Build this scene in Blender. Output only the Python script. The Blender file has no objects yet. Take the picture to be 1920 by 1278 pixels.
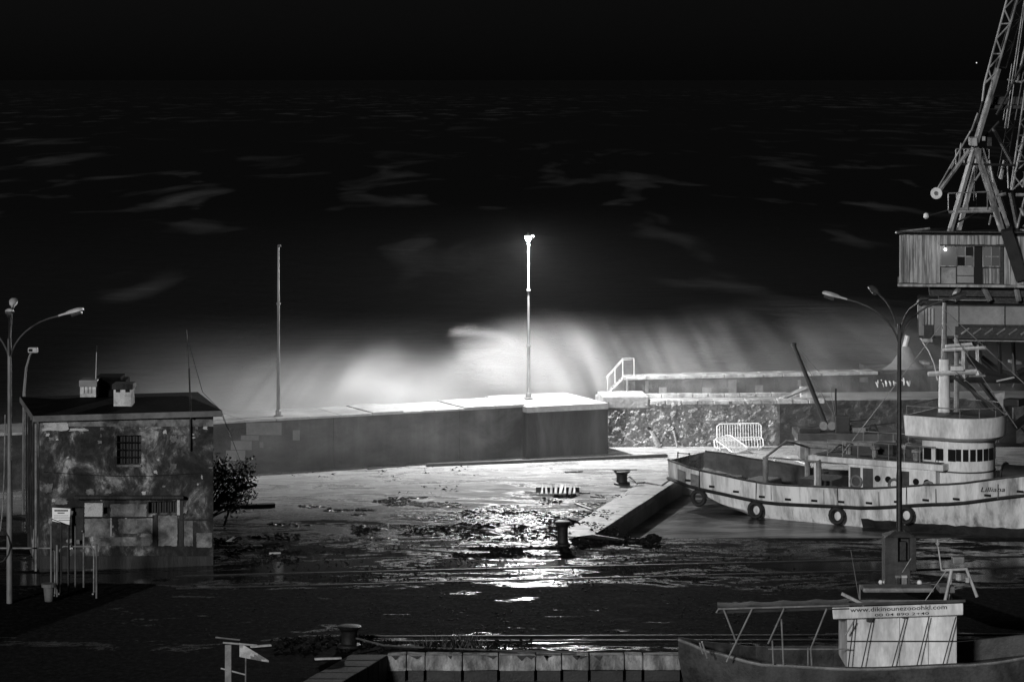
import bpy, bmesh, math, random
from mathutils import Vector, Matrix, noise as mnoise
R = random.Random(7)
rad = math.radians
S = bpy.context.scene
COL = S.collection
# ------------------------------------------------------------------ camera, sky, sun, exposure
F = 5333.0; HC = 18.0; HY = 150.0          # focal length in photo pixels, camera height, horizon row
cam_d = bpy.data.cameras.new('camera'); cam = bpy.data.objects.new('camera', cam_d); COL.objects.link(cam)
cam.location = (0, 0, HC); cam.rotation_euler = (rad(90), 0, 0)
cam_d.sensor_width = 36; cam_d.lens = 100; cam_d.shift_y = -(639 - HY) / 1920
cam_d.clip_start = 1; cam_d.clip_end = 200000
S.camera = cam
W = bpy.data.worlds.new('World'); S.world = W; W.use_nodes = True
SUN_EL, SUN_AZ = rad(14), rad(-22)          # weak town light from behind the camera, a little to its left
nt = W.node_tree; bg = nt.nodes['Background']
sky = nt.nodes.new('ShaderNodeTexSky'); sky.sky_type = 'NISHITA'; sky.sun_disc = False
sky.sun_elevation = SUN_EL; sky.sun_rotation = math.pi + SUN_AZ
bw = nt.nodes.new('ShaderNodeRGBToBW')
nt.links.new(sky.outputs[0], bw.inputs[0]); nt.links.new(bw.outputs[0], bg.inputs[0])
bg.inputs[1].default_value = 0.0007
sun_d = bpy.data.lights.new('sun', 'SUN'); sun = bpy.data.objects.new('sun', sun_d); COL.objects.link(sun)
sun_d.energy = 2.1; sun_d.angle = rad(5); sun_d.color = (1, 1, 1)
sdir = Vector((math.sin(-SUN_AZ) * math.cos(SUN_EL), math.cos(SUN_AZ) * math.cos(SUN_EL), -math.sin(SUN_EL)))
sun.rotation_euler = sdir.to_track_quat('-Z', 'Y').to_euler(); sun.location = (0, 0, 60)
vs = S.view_settings; vs.view_transform = 'Standard'; vs.look = 'None'; vs.exposure = 0; vs.gamma = 1; vs.use_curve_mapping = False
cy = S.cycles
S.render.engine = 'CYCLES'
cy.use_denoising = True
try: cy.denoiser = 'OPENIMAGEDENOISE'
except Exception: pass
cy.max_bounces = 5; cy.diffuse_bounces = 2; cy.glossy_bounces = 3; cy.volume_bounces = 0; cy.transparent_max_bounces = 8
cy.volume_step_rate = 3.0; cy.volume_max_steps = 256; cy.sample_clamp_indirect = 4
cy.use_adaptive_sampling = False

# ------------------------------------------------------------------ photo geometry helpers
def P(px, py, D): return Vector(((px - 960) * D / F, D, HC - (py - HY) * D / F))
def G(px, py, z=0.0):
    D = F * (HC - z) / (py - HY); return Vector(((px - 960) * D / F, D, z))
def HIT(px, py, A, B, off=0.0):
    """point where the sight line meets the vertical plane through A-B (shifted by off towards the camera)"""
    ax, ay, bx, by = A[0], A[1], B[0], B[1]
    dx, dy = bx - ax, by - ay; l = math.hypot(dx, dy); nx, ny = dy / l, -dx / l
    ax += nx * off; ay += ny * off
    k = (px - 960) / F
    t = (k * ay - ax) / (dx - k * dy)
    Y = ay + t * dy
    return Vector((k * Y, Y, HC - (py - HY) * Y / F))

def FL(a, b): return math.hypot(a[0] - b[0], a[1] - b[1])
# ------------------------------------------------------------------ materials
MATS = {}
def nodes(name):
    m = bpy.data.materials.new(name); m.use_nodes = True
    t = m.node_tree; b = t.nodes['Principled BSDF']; MATS[name] = m
    return m, t, b
def N(t, typ, **kw):
    n = t.nodes.new(typ)
    for k, v in kw.items():
        if k.startswith('i_'):
            n.inputs[k[2:].replace('_', ' ')].default_value = v
        else: setattr(n, k, v)
    return n
def ramp(t, stops, inp=None):
    r = t.nodes.new('ShaderNodeValToRGB'); e = r.color_ramp.elements
    while len(e) < len(stops): e.new(0.5)
    for el, (p, c) in zip(e, stops):
        el.position = p; el.color = (c, c, c, 1)
    if inp is not None: t.links.new(inp, r.inputs[0])
    return r
def coords(t, scale=(1, 1, 1), world=True):
    if world:
        g = t.nodes.new('ShaderNodeNewGeometry'); o = g.outputs['Position']
    else:
        g = t.nodes.new('ShaderNodeTexCoord'); o = g.outputs['Object']
    mp = t.nodes.new('ShaderNodeMapping'); mp.inputs['Scale'].default_value = scale
    t.links.new(o, mp.inputs['Vector']); return mp.outputs[0]
def noise(t, co, scale, detail=4, rough=0.55, dist=0.0):
    n = N(t, 'ShaderNodeTexNoise'); n.inputs['Scale'].default_value = scale; n.inputs['Detail'].default_value = detail
    n.inputs['Roughness'].default_value = rough; n.inputs['Distortion'].default_value = dist
    t.links.new(co, n.inputs['Vector']); return n.outputs['Fac']
def bump(t, b, h, strength=0.4, dist=0.05):
    n = N(t, 'ShaderNodeBump'); n.inputs['Strength'].default_value = strength; n.inputs['Distance'].default_value = dist
    t.links.new(h, n.inputs['Height']); t.links.new(n.outputs[0], b.inputs['Normal'])
def mk(name, c1, c2, scale=2.0, rough=0.7, metal=0.0, stretch=(1, 1, 1), lo=0.38, hi=0.62, bstr=0.3, bdist=0.03, detail=6, c3=None, spec=0.5, world=True, streak=0.0):
    """weathered two-tone surface: broad stains, fine grain and relief"""
    m, t, b = nodes(name)
    co = coords(t, stretch, world)
    n1 = noise(t, co, scale, detail, 0.62, 0.3)
    r = ramp(t, [(lo, c1), (hi, c2)] + ([(min(0.99, hi + 0.08), c3)] if c3 is not None else []), n1)
    n2 = noise(t, co, scale * 9, 5, 0.6)
    mx = N(t, 'ShaderNodeMix', data_type='RGBA', blend_type='MULTIPLY'); mx.inputs['Factor'].default_value = 0.7
    r2 = ramp(t, [(0.3, 0.55), (0.7, 1.0)], n2)
    t.links.new(r.outputs[0], mx.inputs[6]); t.links.new(r2.outputs[0], mx.inputs[7])
    if streak:
        co3 = coords(t, (.8, .8, .08), world); n3 = noise(t, co3, 1.3, 6, .7); r3 = ramp(t, [(.36, 1 - streak), (.5, .9), (.66, 1 + streak * .6)], n3)
        mx3 = N(t, 'ShaderNodeMix', data_type='RGBA', blend_type='MULTIPLY'); mx3.inputs['Factor'].default_value = 1.0
        t.links.new(mx.outputs[2], mx3.inputs[6]); t.links.new(r3.outputs[0], mx3.inputs[7]); mx = mx3
    t.links.new(mx.outputs[2], b.inputs['Base Color'])
    rr = ramp(t, [(0.3, max(0.03, rough - 0.15)), (0.7, min(1, rough + 0.15))], n2)
    t.links.new(rr.outputs[0], b.inputs['Roughness'])
    b.inputs['Metallic'].default_value = metal; b.inputs['Specular IOR Level'].default_value = spec
    if bstr: bump(t, b, n2, bstr, bdist)
    return m
mk('concrete', 0.11, 0.2, 0.5, 0.6, bstr=0.5)
mk('concrete_wall', 0.025, 0.085, 0.45, 0.8, stretch=(1, 1, 1.8), bstr=0.8, bdist=.06, streak=.42)  # wet tone, darkened in the colour for weaker town light at the wall
mk('concrete_block', 0.02, 0.05, 0.8, 0.8, stretch=(2, 2, 0.4), bstr=.8, streak=.5)
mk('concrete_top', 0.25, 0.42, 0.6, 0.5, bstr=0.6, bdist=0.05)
mk('patch_paint', 0.13, 0.17, 0.8, 0.8)
mk('coping', 0.13, 0.3, 1.2, 0.6, bstr=0.7, bdist=0.05)
mk('quay_face', 0.09, 0.42, 1.9, 0.75, stretch=(1, 1, 0.6), bstr=0.9, bdist=0.06, streak=.6)
mk('quay_low', 0.006, 0.02, 1.5, 0.6)
mk('stone', 0.16, 0.38, 1.2, 0.75, bstr=0.8, bdist=0.05)
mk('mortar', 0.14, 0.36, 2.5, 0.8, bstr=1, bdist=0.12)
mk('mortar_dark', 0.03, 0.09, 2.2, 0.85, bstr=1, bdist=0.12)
mk('parapet', 0.03, 0.08, 0.9, 0.75, stretch=(1.5, 1.5, 0.5), streak=.6, bstr=.7)
mk('panel_pale', 0.1, 0.22, 2, 0.7)
mk('white_cap', 0.2, 0.55, 1.6, 0.7, bstr=0.8, bdist=0.05)
mk('steel_pale', 0.35, 0.55, 2, 0.45, metal=0.0)
mk('steel_grey', 0.12, 0.25, 2, 0.5)
mk('steel_white', 0.6, 0.8, 2, 0.4)
mk('arm_dark', 0.03, 0.06, 2, 0.6)
mk('steel_dark', 0.008, 0.025, 2, 0.5)
mk('pole_grey', 0.09, 0.2, 1.2, 0.5, stretch=(1, 1, 0.3))
mk('iron', 0.006, 0.02, 3, 0.55, bstr=0.6, spec=.25)
mk('crane_paint', 0.12, 0.34, 1.3, 0.6, stretch=(2, 2, 0.6), lo=0.4, hi=0.55)
mk('crane_dark', 0.005, 0.018, 1.3, 0.7)
mk('plank_wall', 0.1, 0.4, 1.3, 0.8, stretch=(6, 6, 0.35), lo=0.4, hi=0.6, bstr=0.6)
mk('girder_panel', 0.15, 0.24, 0.7, 0.7)
mk('roof_tar', 0.003, 0.009, 1.2, 0.95, spec=0.05)
mk('chimney_white', 0.35, 0.7, 3, 0.8, bstr=0.5)
mk('wood_dark', 0.01, 0.03, 3, 0.6)
mk('wood_pale', 0.35, 0.6, 4, 0.6)
mk('rubber', 0.006, 0.015, 4, 0.6)
mk('bin_plastic', 0.1, 0.16, 3, 0.6)
mk('boat_white', 0.5, 0.8, 0.8, 0.45, stretch=(1, 1, 0.35), lo=0.3, hi=0.5, bstr=0.1, streak=.3)
mk('boat_dark', 0.025, 0.07, 1.2, 0.6, bstr=0.4, streak=.4)
mk('tarp', 0.08, 0.14, 1.5, 0.7, bstr=0.5, bdist=0.1)
mk('leaf', 0.006, 0.02, 3, 0.5)
mk('bark', 0.008, 0.02, 3, 0.8)
mk('weed', 0.003, 0.010, 4, 0.75, spec=.15)
mk('cobble', 0.015, 0.05, 2.5, 0.28, bstr=0.5)
mk('rope', 0.04, 0.08, 8, 0.8)
mk('stroke_white', 0.6, 0.85, 4, 0.6)
mk('ink', 0.008, 0.015, 4, 0.6, bstr=0)
mk('cloth', 0.35, 0.55, 4, 0.8)
m, t, b = nodes('sign_white'); b.inputs['Base Color'].default_value = (.75, .75, .75, 1); b.inputs['Roughness'].default_value = .5
m, t, b = nodes('glass'); b.inputs['Base Color'].default_value = (.012, .012, .012, 1); b.inputs['Roughness'].default_value = .08
m, t, b = nodes('glass_dusty'); b.inputs['Base Color'].default_value = (.05, .05, .05, 1); b.inputs['Roughness'].default_value = .3
m, t, b = nodes('pane_pale'); b.inputs['Base Color'].default_value = (.11, .11, .11, 1); b.inputs['Roughness'].default_value = .25
m, t, b = nodes('void'); b.inputs['Base Color'].default_value = (.003, .003, .003, 1); b.inputs['Roughness'].default_value = .9
def emit(name, s):
    m, t, b = nodes(name); b.inputs['Base Color'].default_value = (0, 0, 0, 1)
    b.inputs['Emission Color'].default_value = (1, 1, 1, 1); b.inputs['Emission Strength'].default_value = s
emit('lamp_glow', 60); emit('bulb_glow', 6); emit('star_glow', 1.2)
def hull_mat():
    m, t, b = nodes('hull')
    g = t.nodes.new('ShaderNodeTexCoord')
    mp = N(t, 'ShaderNodeMapping'); mp.inputs['Scale'].default_value = (1, 1, 0.25); t.links.new(g.outputs['Object'], mp.inputs[0])
    n1 = noise(t, mp.outputs[0], 1.1, 7, 0.65, 0.4)
    r = ramp(t, [(0.34, 0.2), (0.46, 0.5), (0.6, 0.72)], n1)
    mp2 = N(t, 'ShaderNodeMapping'); mp2.inputs['Scale'].default_value = (2.2, 2.2, 0.14); t.links.new(g.outputs['Object'], mp2.inputs[0])
    n2 = noise(t, mp2.outputs[0], 2.0, 5, 0.7)
    r2 = ramp(t, [(0.33, 0.3), (0.5, 1.0)], n2)
    mx = N(t, 'ShaderNodeMix', data_type='RGBA', blend_type='MULTIPLY'); mx.inputs['Factor'].default_value = 0.6
    t.links.new(r.outputs[0], mx.inputs[6]); t.links.new(r2.outputs[0], mx.inputs[7])
    t.links.new(mx.outputs[2], b.inputs['Base Color']); b.inputs['Roughness'].default_value = .5
hull_mat()
def plaster_mat():
    """grimy mould-dark plaster with pale surviving patches"""
    m, t, b = nodes('plaster')
    co = coords(t, (1, 1, 0.8), False)
    n1 = noise(t, co, 0.9, 8, 0.7, 0.5)
    r1 = ramp(t, [(0.40, 0.012), (0.5, 0.04), (0.56, 0.13), (0.62, 0.42)], n1)
    n2 = noise(t, co, 6, 8, 0.75)
    r2 = ramp(t, [(0.32, 0.25), (0.5, 0.8), (0.62, 1.1), (0.7, 2.6)], n2)
    mp = N(t, 'ShaderNodeMapping'); mp.inputs['Scale'].default_value = (1.5, 1.5, .12); t.links.new(co, mp.inputs[0])
    n3 = noise(t, mp.outputs[0], 2.2, 4, 0.6); r3 = ramp(t, [(0.35, 0.5), (0.6, 1.0)], n3)
    mx = N(t, 'ShaderNodeMix', data_type='RGBA', blend_type='MULTIPLY'); mx.inputs['Factor'].default_value = 0.9
    t.links.new(r1.outputs[0], mx.inputs[6]); t.links.new(r2.outputs[0], mx.inputs[7])
    mx2 = N(t, 'ShaderNodeMix', data_type='RGBA', blend_type='MULTIPLY'); mx2.inputs['Factor'].default_value = 0.55
    t.links.new(mx.outputs[2], mx2.inputs[6]); t.links.new(r3.outputs[0], mx2.inputs[7])
    t.links.new(mx2.outputs[2], b.inputs['Base Color']); b.inputs['Roughness'].default_value = .9
    bump(t, b, n2, 0.8, 0.05)
    mk('plaster_pale', 0.05, 0.24, 2.2, 0.9, lo=0.36, hi=0.6, world=False, bstr=0.7, c3=0.34)
    mk('plaster_white', 0.3, 0.55, 3, 0.9, lo=0.3, hi=0.5, world=False, bstr=0.7)
plaster_mat()
def ground_mat():
    m, t, b = nodes('wet_ground')
    g = t.nodes.new('ShaderNodeNewGeometry'); pos = g.outputs['Position']
    sp = t.nodes.new('ShaderNodeSeparateXYZ'); t.links.new(pos, sp.inputs[0])
    def mapped(sc):
        mp = N(t, 'ShaderNodeMapping'); mp.inputs['Scale'].default_value = sc; t.links.new(pos, mp.inputs[0]); return mp.outputs[0]
    n1 = noise(t, mapped((.20, .50, 1)), 1.0, 8, 0.62, 1.3)         # broad puddles drawn out along the quay
    n2 = noise(t, mapped((.8, 1.7, 1)), 1.0, 8, 0.7, 0.5)
    n3 = noise(t, mapped((5, 3.2, 6)), 1.0, 8, 0.8)
    # how much standing water each strip of the yard holds (by distance along the yard)
    fc = N(t, 'ShaderNodeMapRange'); fc.inputs['From Min'].default_value = 80; fc.inputs['From Max'].default_value = 142
    t.links.new(sp.outputs['Y'], fc.inputs['Value'])
    def st(y): return (y - 80) / 62
    rp = ramp(t, [(st(84), .16), (st(88.8), .2), (st(90.2), .46), (st(92.2), .40), (st(94), .325), (st(100), .34), (st(102.3), .55), (st(105.5), .60), (st(108.5), .48), (st(118), .55), (st(121), .55), (st(124), .46)], fc.outputs[0])
    ad = N(t, 'ShaderNodeMath', operation='ADD'); t.links.new(n1, ad.inputs[0])
    m2 = N(t, 'ShaderNodeMath', operation='MULTIPLY'); m2.inputs[1].default_value = 0.36; t.links.new(n2, m2.inputs[0])
    t.links.new(m2.outputs[0], ad.inputs[1])
    ad2 = N(t, 'ShaderNodeMath', operation='ADD'); t.links.new(ad.outputs[0], ad2.inputs[0]); t.links.new(rp.outputs[0], ad2.inputs[1])
    m3 = N(t, 'ShaderNodeMath', operation='MULTIPLY_ADD'); m3.inputs[1].default_value = 0.26; t.links.new(n3, m3.inputs[0]); t.links.new(ad2.outputs[0], m3.inputs[2])
    mask = ramp(t, [(0.64, 0), (0.68, 1)])                         # 1 = standing water
    sc = N(t, 'ShaderNodeMath', operation='MULTIPLY'); sc.inputs[1].default_value = 0.5; t.links.new(m3.outputs[0], sc.inputs[0]); t.links.new(sc.outputs[0], mask.inputs[0])
    # asphalt in the yard, pale concrete apron below the sea wall
    edge = N(t, 'ShaderNodeMath', operation='MULTIPLY_ADD'); edge.inputs[1].default_value = 9.0; t.links.new(n1, edge.inputs[0])
    t.links.new(sp.outputs['Y'], edge.inputs[2])
    mr = N(t, 'ShaderNodeMapRange'); mr.inputs['From Min'].default_value = 120.8; mr.inputs['From Max'].default_value = 125.0; t.links.new(edge.outputs[0], mr.inputs['Value'])
    asp = ramp(t, [(0.35, 0.002), (0.5, 0.008), (0.68, 0.03)], n3)
    conc = ramp(t, [(0.32, 0.17), (0.5, 0.3), (0.66, 0.38)], n2)
    mx = N(t, 'ShaderNodeMix', data_type='RGBA'); t.links.new(mr.outputs[0], mx.inputs['Factor']); t.links.new(asp.outputs[0], mx.inputs[6]); t.links.new(conc.outputs[0], mx.inputs[7])
    t.links.new(mx.outputs[2], b.inputs['Base Color'])
    rr = N(t, 'ShaderNodeMix', data_type='FLOAT'); t.links.new(mask.outputs[0], rr.inputs['Factor'])
    rdry = ramp(t, [(0.35, 0.85), (0.65, 1.0)], n2); t.links.new(rdry.outputs[0], rr.inputs[2]); rr.inputs[3].default_value = 0.07
    t.links.new(rr.outputs[0], b.inputs['Roughness'])
    n4 = noise(t, mapped((25, 25, 25)), 1.0, 4, 0.7)
    hh = N(t, 'ShaderNodeMath', operation='ADD'); t.links.new(n3, hh.inputs[0]); t.links.new(n4, hh.inputs[1])
    inv = N(t, 'ShaderNodeMath', operation='SUBTRACT'); inv.inputs[0].default_value = 1.0; t.links.new(mask.outputs[0], inv.inputs[1])
    bs = N(t, 'ShaderNodeMath', operation='MULTIPLY_ADD'); bs.inputs[1].default_value = 0.6; bs.inputs[2].default_value = 0.02; t.links.new(inv.outputs[0], bs.inputs[0])
    bn = N(t, 'ShaderNodeBump'); bn.inputs['Distance'].default_value = 0.05; t.links.new(bs.outputs[0], bn.inputs['Strength']); t.links.new(hh.outputs[0], bn.inputs['Height'])
    t.links.new(bn.outputs[0], b.inputs['Normal'])
    spm = N(t, 'ShaderNodeMath', operation='MULTIPLY_ADD'); spm.inputs[1].default_value = 0.48; spm.inputs[2].default_value = 0.015; t.links.new(mask.outputs[0], spm.inputs[0]); t.links.new(spm.outputs[0], b.inputs['Specular IOR Level'])
ground_mat()
def water_mats():
    m, t, b = nodes('harbour_water')
    b.inputs['Base Color'].default_value = (.006, .006, .006, 1)
    co = coords(t, (.25, .7, 1))
    n = noise(t, co, 1.2, 4, .6, 1.0)
    r = ramp(t, [(.45, .006), (.72, .16)], n); t.links.new(r.outputs[0], b.inputs['Base Color'])
    b.inputs['Roughness'].default_value = .32
    bump(t, b, n, .5, .25)
    m, t, b = nodes('sea')
    b.inputs['Roughness'].default_value = .55; b.inputs['Specular IOR Level'].default_value = .25
    g = t.nodes.new('ShaderNodeNewGeometry'); pos = g.outputs['Position']
    def mapped(sc):
        mp = N(t, 'ShaderNodeMapping'); mp.inputs['Scale'].default_value = sc; t.links.new(pos, mp.inputs[0]); return mp.outputs[0]
    a = noise(t, mapped((.06, .012, 1)), 1.0, 3, .5, .5)      # drifting foam of breaking crests
    c = noise(t, mapped((.004, .0012, 1)), 1.0, 3, .5)
    r1 = ramp(t, [(.56, 0), (.76, 1)], a); r2 = ramp(t, [(.36, 0), (.58, 1)], c)
    mu = N(t, 'ShaderNodeMath', operation='MULTIPLY'); t.links.new(r1.outputs[0], mu.inputs[0]); t.links.new(r2.outputs[0], mu.inputs[1])
    far = N(t, 'ShaderNodeMapRange'); far.inputs['From Min'].default_value = 900; far.inputs['From Max'].default_value = 7000; far.inputs['To Min'].default_value = 1; far.inputs['To Max'].default_value = .12
    sp_ = t.nodes.new('ShaderNodeSeparateXYZ'); t.links.new(pos, sp_.inputs[0]); t.links.new(sp_.outputs['Y'], far.inputs['Value'])
    mu2 = N(t, 'ShaderNodeMath', operation='MULTIPLY'); t.links.new(mu.outputs[0], mu2.inputs[0]); t.links.new(far.outputs[0], mu2.inputs[1])
    cr = ramp(t, [(0, .005), (1, .14)], mu2.outputs[0]); t.links.new(cr.outputs[0], b.inputs['Base Color'])
    n = noise(t, mapped((.12, .3, 1)), 1.0, 4, .6); bump(t, b, n, .6, 1.0)
water_mats()
def spray_mat():
    m = bpy.data.materials.new('spray'); m.use_nodes = True; t = m.node_tree; t.nodes.clear(); MATS['spray'] = m
    out = t.nodes.new('ShaderNodeOutputMaterial'); v = t.nodes.new('ShaderNodeVolumePrincipled')
    t.links.new(v.outputs[0], out.inputs['Volume'])
    v.inputs['Color'].default_value = (1, 1, 1, 1); v.inputs['Anisotropy'].default_value = 0.0
    g = t.nodes.new('ShaderNodeNewGeometry'); pos = g.outputs['Position']
    sp = t.nodes.new('ShaderNodeSeparateXYZ'); t.links.new(pos, sp.inputs[0])
    def M(op, a, b2=None, c=None):
        n = N(t, 'ShaderNodeMath', operation=op)
        for i, x in enumerate((a, b2, c)):
            if x is None: continue
            if isinstance(x, (int, float)): n.inputs[i].default_value = x
            else: t.links.new(x, n.inputs[i])
        return n.outputs[0]
    def mr(x, a, b2, c=0.0, d=1.0, smooth=True):
        n = N(t, 'ShaderNodeMapRange', interpolation_type='SMOOTHSTEP' if smooth else 'LINEAR')
        n.inputs['From Min'].default_value = a; n.inputs['From Max'].default_value = b2; n.inputs['To Min'].default_value = c; n.inputs['To Max'].default_value = d
        t.links.new(x, n.inputs['Value']); return n.outputs[0]
    X, Y, Z = sp.outputs
    mp0 = N(t, 'ShaderNodeMapping'); mp0.inputs['Scale'].default_value = (.16, .12, .3); t.links.new(pos, mp0.inputs[0])
    n0 = noise(t, mp0.outputs[0], 1.0, 2, .5, .6)
    xs = mr(M('ADD', X, M('MULTIPLY_ADD', n0, 5.0, M('MULTIPLY_ADD', Z, .6, -4.6))), -30, 40, 0, 1, False)
    def fx(x): return (x + 30) / 70
    # crest height (metres above the quay) along the wall, scaled 0..1 = 0..10 m
    hr = ramp(t, [(fx(-30), .1), (fx(-17), .24), (fx(-13), .30), (fx(-9.5), .38), (fx(-7), .46), (fx(-5.2), .39), (fx(-3.4), .40), (fx(-1.2), .52), (fx(.6), .57), (fx(4), .56), (fx(6), .54), (fx(10), .55), (fx(18), .62), (fx(30), .5)], xs)
    dr = ramp(t, [(fx(-30), .1), (fx(-17), .16), (fx(-12), 1.3), (fx(-8), 3.3), (fx(-5), 2.0), (fx(-2), .8), (fx(.5), .85), (fx(3), .95), (fx(6), .52), (fx(12), .36), (fx(20), .16), (fx(32), .14)], xs)
    mp = N(t, 'ShaderNodeMapping'); mp.inputs['Scale'].default_value = (.10, .06, .22); mp.inputs['Rotation'].default_value = (0, rad(-22), 0); t.links.new(pos, mp.inputs[0])
    n1 = noise(t, mp.outputs[0], 1.0, 3, .5, 1.2)
    mp2 = N(t, 'ShaderNodeMapping'); mp2.inputs['Scale'].default_value = (.5, .15, .10); mp2.inputs['Rotation'].default_value = (0, rad(32), 0); t.links.new(pos, mp2.inputs[0])
    n2 = noise(t, mp2.outputs[0], 1.0, 2, .5, .4)
    h = M('ADD', M('MULTIPLY', hr.outputs[0], 10.0), M('MULTIPLY', M('SUBTRACT', n1, .5), 3.0))
    d = M('SUBTRACT', h, Z)
    prof = mr(M('DIVIDE', d, mr(X, -6, -2.5, 2.6, 1.25)), -.12, 1.0)
    yb = M('MAXIMUM', mr(Y, 139.5, 143), M('MULTIPLY', M('MULTIPLY', mr(Y, 134.5, 138), .8), mr(Z, 2.3, 3.2))); ye = M('MULTIPLY', mr(Y, 151, 159, 1, 0), mr(Z, 2.5, 6.2, 1.5, .7))
    # thrown arcs: streaks along circles about the foot of the plume
    dx_ = M('SUBTRACT', X, 15.5); dz_ = M('MULTIPLY', M('SUBTRACT', Z, -1.5), 1.25)
    rr_ = M('SQRT', M('ADD', M('MULTIPLY', dx_, dx_), M('MULTIPLY', dz_, dz_)))
    cb_ = t.nodes.new('ShaderNodeCombineXYZ'); t.links.new(rr_, cb_.inputs[0]); t.links.new(M('MULTIPLY', M('ARCTAN2', dz_, dx_), 1.3), cb_.inputs[1])
    n3 = noise(t, cb_.outputs[0], 1.1, 3, .6, .15)
    arcs = M('ADD', 1.0, M('MULTIPLY', mr(X, 2, 8), M('SUBTRACT', mr(n3, .35, .68, 0, 1.5), .7)))
    dx2 = M('SUBTRACT', X, -6.0); dz2 = M('MULTIPLY', M('SUBTRACT', Z, -3.5), 1.0)
    r2_ = M('SQRT', M('ADD', M('MULTIPLY', dx2, dx2), M('MULTIPLY', dz2, dz2)))
    cb2 = t.nodes.new('ShaderNodeCombineXYZ'); t.links.new(r2_, cb2.inputs[0]); t.links.new(M('MULTIPLY', M('ARCTAN2', dz2, dx2), 1.6), cb2.inputs[1])
    n4 = noise(t, cb2.outputs[0], 1.0, 3, .55, .25)
    tex = M('MULTIPLY', M('MULTIPLY', mr(n1, .25, .7, .4, 1.2), arcs), mr(n4, .32, .66, .5, 1.3))
    main = M('MULTIPLY', M('MULTIPLY', M('MULTIPLY', prof, tex), M('MULTIPLY', yb, ye)), M('MULTIPLY', dr.outputs[0], 0.04))
    # thin drift blown over the wall onto the yard
    pf = mr(M('ADD', Z, M('MULTIPLY', n1, 3.0)), 2.0, 7.0, 1, 0)
    lf = M('MULTIPLY', mr(X, -24, -14), mr(X, -7, 1, 1, .12))
    drift = M('MULTIPLY', M('MULTIPLY', M('MULTIPLY', pf, lf), mr(Y, 122, 131)), M('MULTIPLY', mr(n1, .3, .7, .35, 1.0), 0.03))
    mist = M('MULTIPLY', mr(Z, 7.5, 12.3, 1, 0), .00013)
    # the curling lip just left of the lamp: two thin thrown sheets
    def sheet(x0, x1, z0, slope, curv, hw):
        xx = M('SUBTRACT', X, x0)
        zc = M('ADD', M('MULTIPLY_ADD', xx, slope, z0), M('MULTIPLY', M('MULTIPLY', xx, xx), curv))
        dd = M('ABSOLUTE', M('ADD', M('SUBTRACT', Z, zc), M('MULTIPLY_ADD', n0, .8, -.4)))
        return M('MULTIPLY', mr(dd, 0, hw, 1, 0), M('MULTIPLY', mr(X, x0 - .15, x0 + .5), mr(X, x1 - 2.0, x1, 1, 0)))
    lip = M('ADD', M('ADD', sheet(-3.2, 1.5, 5.25, .22, -.12, .32), M('MULTIPLY', sheet(-3.0, .5, 4.75, -.1, .0, .22), .6)), M('MULTIPLY', sheet(-2.9, .3, 4.1, .12, .0, .26), .7))
    lip = M('MULTIPLY', M('MULTIPLY', lip, M('MULTIPLY', mr(Y, 140, 142), mr(Y, 144, 147, 1, 0))), .05)
    dens = M('ADD', M('ADD', M('ADD', main, lip), drift), mist)
    t.links.new(dens, v.inputs['Density'])
spray_mat()

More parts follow.
